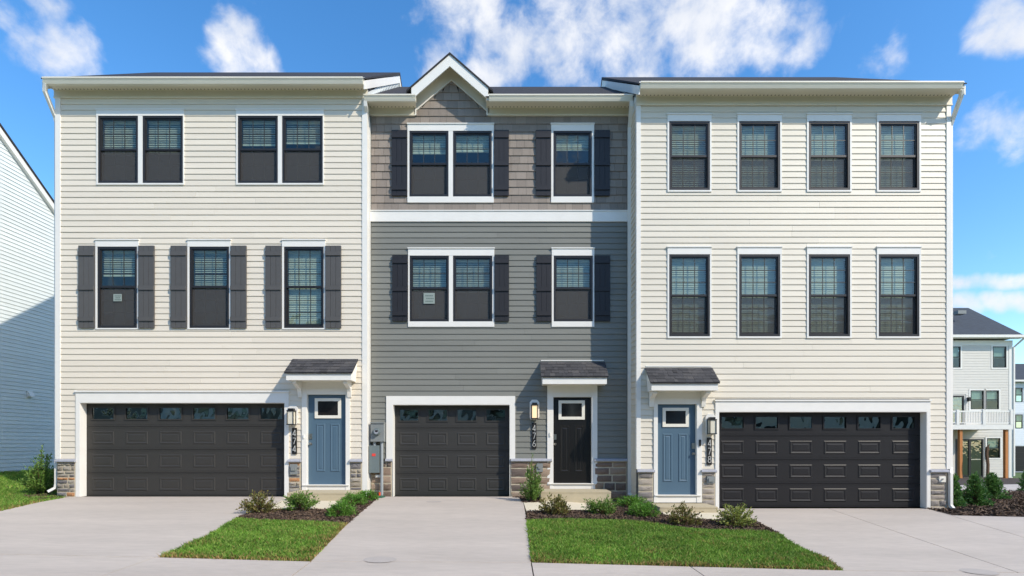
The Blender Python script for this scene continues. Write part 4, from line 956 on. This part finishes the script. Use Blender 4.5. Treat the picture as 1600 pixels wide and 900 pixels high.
# ------------------------------------------------------------------ plants
def leaves_mesh(name, pts, dirs, L0, W0, m, r):
    n = len(pts); P = np.array(pts); D = np.array(dirs); D /= np.linalg.norm(D, axis=1)[:, None] + 1e-9
    S = np.cross(D, r.normal(size=(n, 3))); S /= np.linalg.norm(S, axis=1)[:, None] + 1e-9
    Lg = (L0 * r.uniform(.7, 1.3, n))[:, None]; W = (W0 * r.uniform(.7, 1.3, n))[:, None]
    Nn = np.cross(D, S)
    v = np.stack([P, P + D*Lg*.5 + S*W*.5 + Nn*W*.12, P + D*Lg, P + D*Lg*.5 - S*W*.5 + Nn*W*.12], 1).reshape(-1, 3)
    return from_np(name, v, np.arange(4*n).reshape(n, 4), m)
def from_np(name, v, f, m):
    me = bpy.data.meshes.new(name); k = f.shape[1]; n = len(f)
    me.vertices.add(len(v)); me.vertices.foreach_set('co', v.astype(np.float32).ravel())
    me.loops.add(n*k); me.loops.foreach_set('vertex_index', f.astype(np.int32).ravel())
    me.polygons.add(n); me.polygons.foreach_set('loop_start', np.arange(0, n*k, k, dtype=np.int32)); me.polygons.foreach_set('loop_total', np.full(n, k, dtype=np.int32))
    me.update(calc_edges=True); me.validate()
    for x in (m if isinstance(m, (list, tuple)) else [m]): me.materials.append(MATS[x])
    return me
def shrub(px, py, w, h, kind, m, label, group, seed, stems=70, per=22, leaf=(.05, .022), spread=1., Yf=None):
    r = np.random.default_rng(seed); x, y = gp(px, py); s = FPX / y; wx, hz = w/s/2, h/s
    t = thing('shrub', label, 'shrub', (x, y, terrain(x, y) + .01), group)
    tw = MB(); P = []; D = []
    for i in range(stems):
        a = r.uniform(0, 2*math.pi); u = r.uniform(0, 1)
        if kind == 'upright':
            rad = wx * math.sqrt(u); end = np.array([math.cos(a)*rad, math.sin(a)*rad, hz*(1 - .75*u**.8)*r.uniform(.75, 1.05)])
            if i == 0: end = np.array([0, 0, hz*1.05])
            mid = end*np.array([.45, .45, .5])
        elif kind == 'cone':
            zz = r.uniform(.03, 1); rad = wx*(1-zz)**.75*r.uniform(.75, 1.1); end = np.array([math.cos(a)*rad, math.sin(a)*rad, hz*zz]); mid = np.array([end[0]*.3, end[1]*.3, hz*zz*.8])
        else:
            e = math.asin(r.uniform(.02, 1)); q = r.uniform(.82, 1.08)*(1 + .14*math.sin(3*a+seed)); end = np.array([math.cos(a)*math.cos(e)*wx*q, math.sin(a)*math.cos(e)*wx*q, .06*hz + hz*.9*math.sin(e)**.8*q]); mid = end*np.array([.5, .5, .62])
        b = np.array([r.normal()*wx*.08, r.normal()*wx*.08, 0])
        if i % 2 == 0: tw.sweep([b, (b+mid)/2*1.0, mid, end*.97], .007, .007)
        for k in range(per):
            f = r.uniform(.22 if kind == 'upright' else .4, 1.02) if kind != 'low' else r.uniform(.6, 1.03)
            p = (b*(1-f)*(1-f) + 2*f*(1-f)*mid + f*f*end)
            d = end - mid; d = d/(np.linalg.norm(d)+1e-9) + r.normal(size=3)*.65 + np.array([0, 0, .25])
            P.append(p + r.normal(size=3)*.018*spread); D.append(d)
    ob('foliage', leaves_mesh('foliage', P, D, leaf[0], leaf[1], m, r), t, kind='stuff'); part('stems', tw, 'twig', t)
    return t
fg = 'rounded foundation shrubs in the mulch'
lw = 'low spreading evergreens in the mulch'
shrub(406, 803, 56, 33, 'round', 'leaf_olive', 'olive bronze rounded shrub nearest the left driveway', fg, 11, 80, 16)
shrub(470, 799, 54, 30, 'round', 'leaf_green', 'green rounded shrub before the step of the left blue door', fg, 12, 80, 22)
shrub(532, 808, 42, 23, 'low', 'leaf_bright', 'bright low evergreen nearest the left lawn', lw, 13, 110, 20, (.04, .014))
shrub(552, 791, 44, 19, 'low', 'leaf_bright', 'middle bright low evergreen left of the middle driveway', lw, 14, 110, 20, (.04, .014))
shrub(572, 783, 36, 16, 'low', 'leaf_bright', 'small low evergreen closest to the electric meter', lw, 15, 90, 20, (.04, .014))
shrub(65, 773, 56, 70, 'upright', 'leaf_green', 'tall spiky green shrub at the far left stone corner', 'upright shrubs by the walls', 16, 80, 46, (.065, .024))
shrub(831, 785, 36, 70, 'upright', 'leaf_green', 'tall narrow green shrub below sign 476', 'upright shrubs by the walls', 17, 60, 46, (.055, .02))
shrub(866, 804, 50, 28, 'round', 'leaf_olive', 'olive green rounded shrub before the left end of the middle step', fg, 18, 80, 18)
shrub(938, 804, 50, 28, 'round', 'leaf_green', 'green rounded shrub before the right end of the middle step', fg, 19, 90, 24, (.045, .018))
shrub(988, 794, 56, 18, 'low', 'leaf_bright', 'bright low evergreen against the wall between black and blue doors', lw, 20, 120, 20, (.04, .014))
shrub(1004, 808, 50, 21, 'low', 'leaf_bright', 'bright low evergreen left of the right concrete step', lw, 21, 120, 20, (.04, .014))
shrub(1069, 821, 52, 33, 'round', 'leaf_olive', 'reddish olive open shrub before the right concrete step', fg, 22, 70, 15)
shrub(1149, 823, 56, 36, 'round', 'leaf_yellow', 'yellow green rounded shrub nearest the right driveway', fg, 23, 80, 20)
cg = 'cone shrubs right of the right townhouse'
shrub(1491, 793, 26, 50, 'cone', 'leaf_dark', 'dark green upright shrub just behind the right stone corner', cg, 24, 110, 16, (.07, .03))
shrub(1523, 791, 46, 48, 'cone', 'leaf_dark', 'broad dark green cone shrub in the right mulch bed', cg, 25, 150, 16, (.07, .03))
shrub(1550, 781, 44, 40, 'cone', 'leaf_dark', 'dark green cone shrub below the deck posts', cg, 26, 150, 16, (.08, .032))
shrub(1604, 769, 26, 34, 'cone', 'leaf_dark', 'dark green cone shrub cut by the right picture edge', cg, 27, 100, 16, (.08, .032))
def stake():
    x, y = gp(1543, 748); t = thing('tree_stake', 'thin bare brown sapling trunk by the deck house window', 'sapling', (x, y, terrain(x, y)))
    part('trunk', MB().sweep([(0, 0, -.1), (.03, 0, .9), (-.05, 0, 1.6), (.0, 0, 2.05)], .12, .12), 'twig', t); part('tip', MB().sweep([(0, 0, 2.0), (.12, 0, 2.2)], .05, .05), 'twig', t)
stake()

# grass and mulch
def scatter(poly, n, r):
    xs = [p[0] for p in poly]; ys = [p[1] for p in poly]; out = []
    while len(out) < n:
        x, y = r.uniform(min(xs), max(xs)), r.uniform(min(ys), max(ys))
        if in_poly(x, y, poly): out.append((x, y, terrain(x, y)))
    return np.array(out)
def area(poly): return abs(sum(poly[i-1][0]*poly[i][1]-poly[i][0]*poly[i-1][1] for i in range(len(poly))))/2
def edge_dist(p, segs):
    d = np.full(len(p), 9.)
    for (a, b) in segs:
        a = np.array(a); b = np.array(b); t = np.clip(((p[:, :2]-a) @ (b-a))/((b-a) @ (b-a)), 0, 1)
        d = np.minimum(d, np.linalg.norm(p[:, :2]-(a+t[:, None]*(b-a)), axis=1))
    return d
def grass(poly, dens, hgt, label, seed, dry=None):
    r = np.random.default_rng(seed); n = int(area(poly)*dens); p = scatter(poly, n, r)
    patch = np.sin(p[:, 0]*3.1+np.sin(p[:, 1]*2.3)*2)*np.cos(p[:, 1]*3.7+p[:, 0])
    a = r.uniform(0, 2*math.pi, n); h = hgt*r.uniform(.45, 1.3, n)*(1+.25*patch); lean = r.normal(size=(n, 2))*.45
    w = r.uniform(.004, .008, n); s = np.stack([np.cos(a), np.sin(a), np.zeros(n)], 1)*w[:, None]
    tip = p + np.stack([lean[:, 0]*h, lean[:, 1]*h, h], 1); midp = p + np.stack([lean[:, 0]*h*.3, lean[:, 1]*h*.3, h*.55], 1)
    v = np.stack([p - s, p + s, midp + s*.8, tip, midp - s*.8], 1).reshape(-1, 3); f = np.arange(5*n).reshape(n, 5)
    me = from_np('grass', v, f, ['grass_blade', 'dry_blade'])
    prob = np.full(n, .04)
    if dry is not None: prob = .05 + .75*np.exp(-edge_dist(p, dry)/.09) + .22*np.clip(patch*1.6 - .7, 0, 1)
    me.polygons.foreach_set('material_index', (r.uniform(size=n) < prob).astype(np.int32))
    ob('grass', me, None, kind='stuff', label=label, category='grass')
grass(lawn_l, 6500, .05, 'short green grass on the small left front lawn', 1, [(lawn_l[4], lawn_l[5]), (lawn_l[5], lawn_l[0])])
grass(lawn_r, 6500, .05, 'short green grass on the large right front lawn', 2, [(lawn_r[9], lawn_r[8]), (lawn_r[8], lawn_r[7])])
grass(clip_poly(lawn_far, 0, -1, -20.5), 1500, .06, 'green grass beside the left townhouse', 3, [(lawn_far[0], lawn_far[1]), (lawn_far[1], lawn_far[2])])
def chips(poly, dens, label, seed, size=.03):
    r = np.random.default_rng(seed); n = int(area(poly)*dens); p = scatter(poly, n, r); p[:, 2] += .014 + r.uniform(0, .02, n)
    a = r.normal(size=(n, 3)); a[:, 2] *= .35; a /= np.linalg.norm(a, axis=1)[:, None]; b = np.cross(a, r.normal(size=(n, 3))); b /= np.linalg.norm(b, axis=1)[:, None]
    L_ = r.uniform(.5, 1.5, n)[:, None]*size; W = r.uniform(.15, .35, n)[:, None]*size
    v = np.stack([p-a*L_-b*W, p+a*L_-b*W, p+a*L_+b*W, p-a*L_+b*W], 1).reshape(-1, 3)
    ob('mulch', from_np('mulch', v, np.arange(4*n).reshape(n, 4), 'mulch_chip'), None, kind='stuff', label=label, category='mulch')
chips(mulch_l, 2600, 'shredded brown mulch around the left shrubs', 4); chips(mulch_r, 2600, 'shredded brown mulch around the shrubs right of the middle driveway', 5)
chips(mulch_m, 2600, 'shredded brown mulch under the narrow tall shrub', 6); chips(side_bed, 2600, 'shredded brown mulch at the far left corner', 7)
chips(clip_poly(bed_far, 0, -1, -19), 500, 'shredded brown mulch right of the right townhouse', 8, .05)
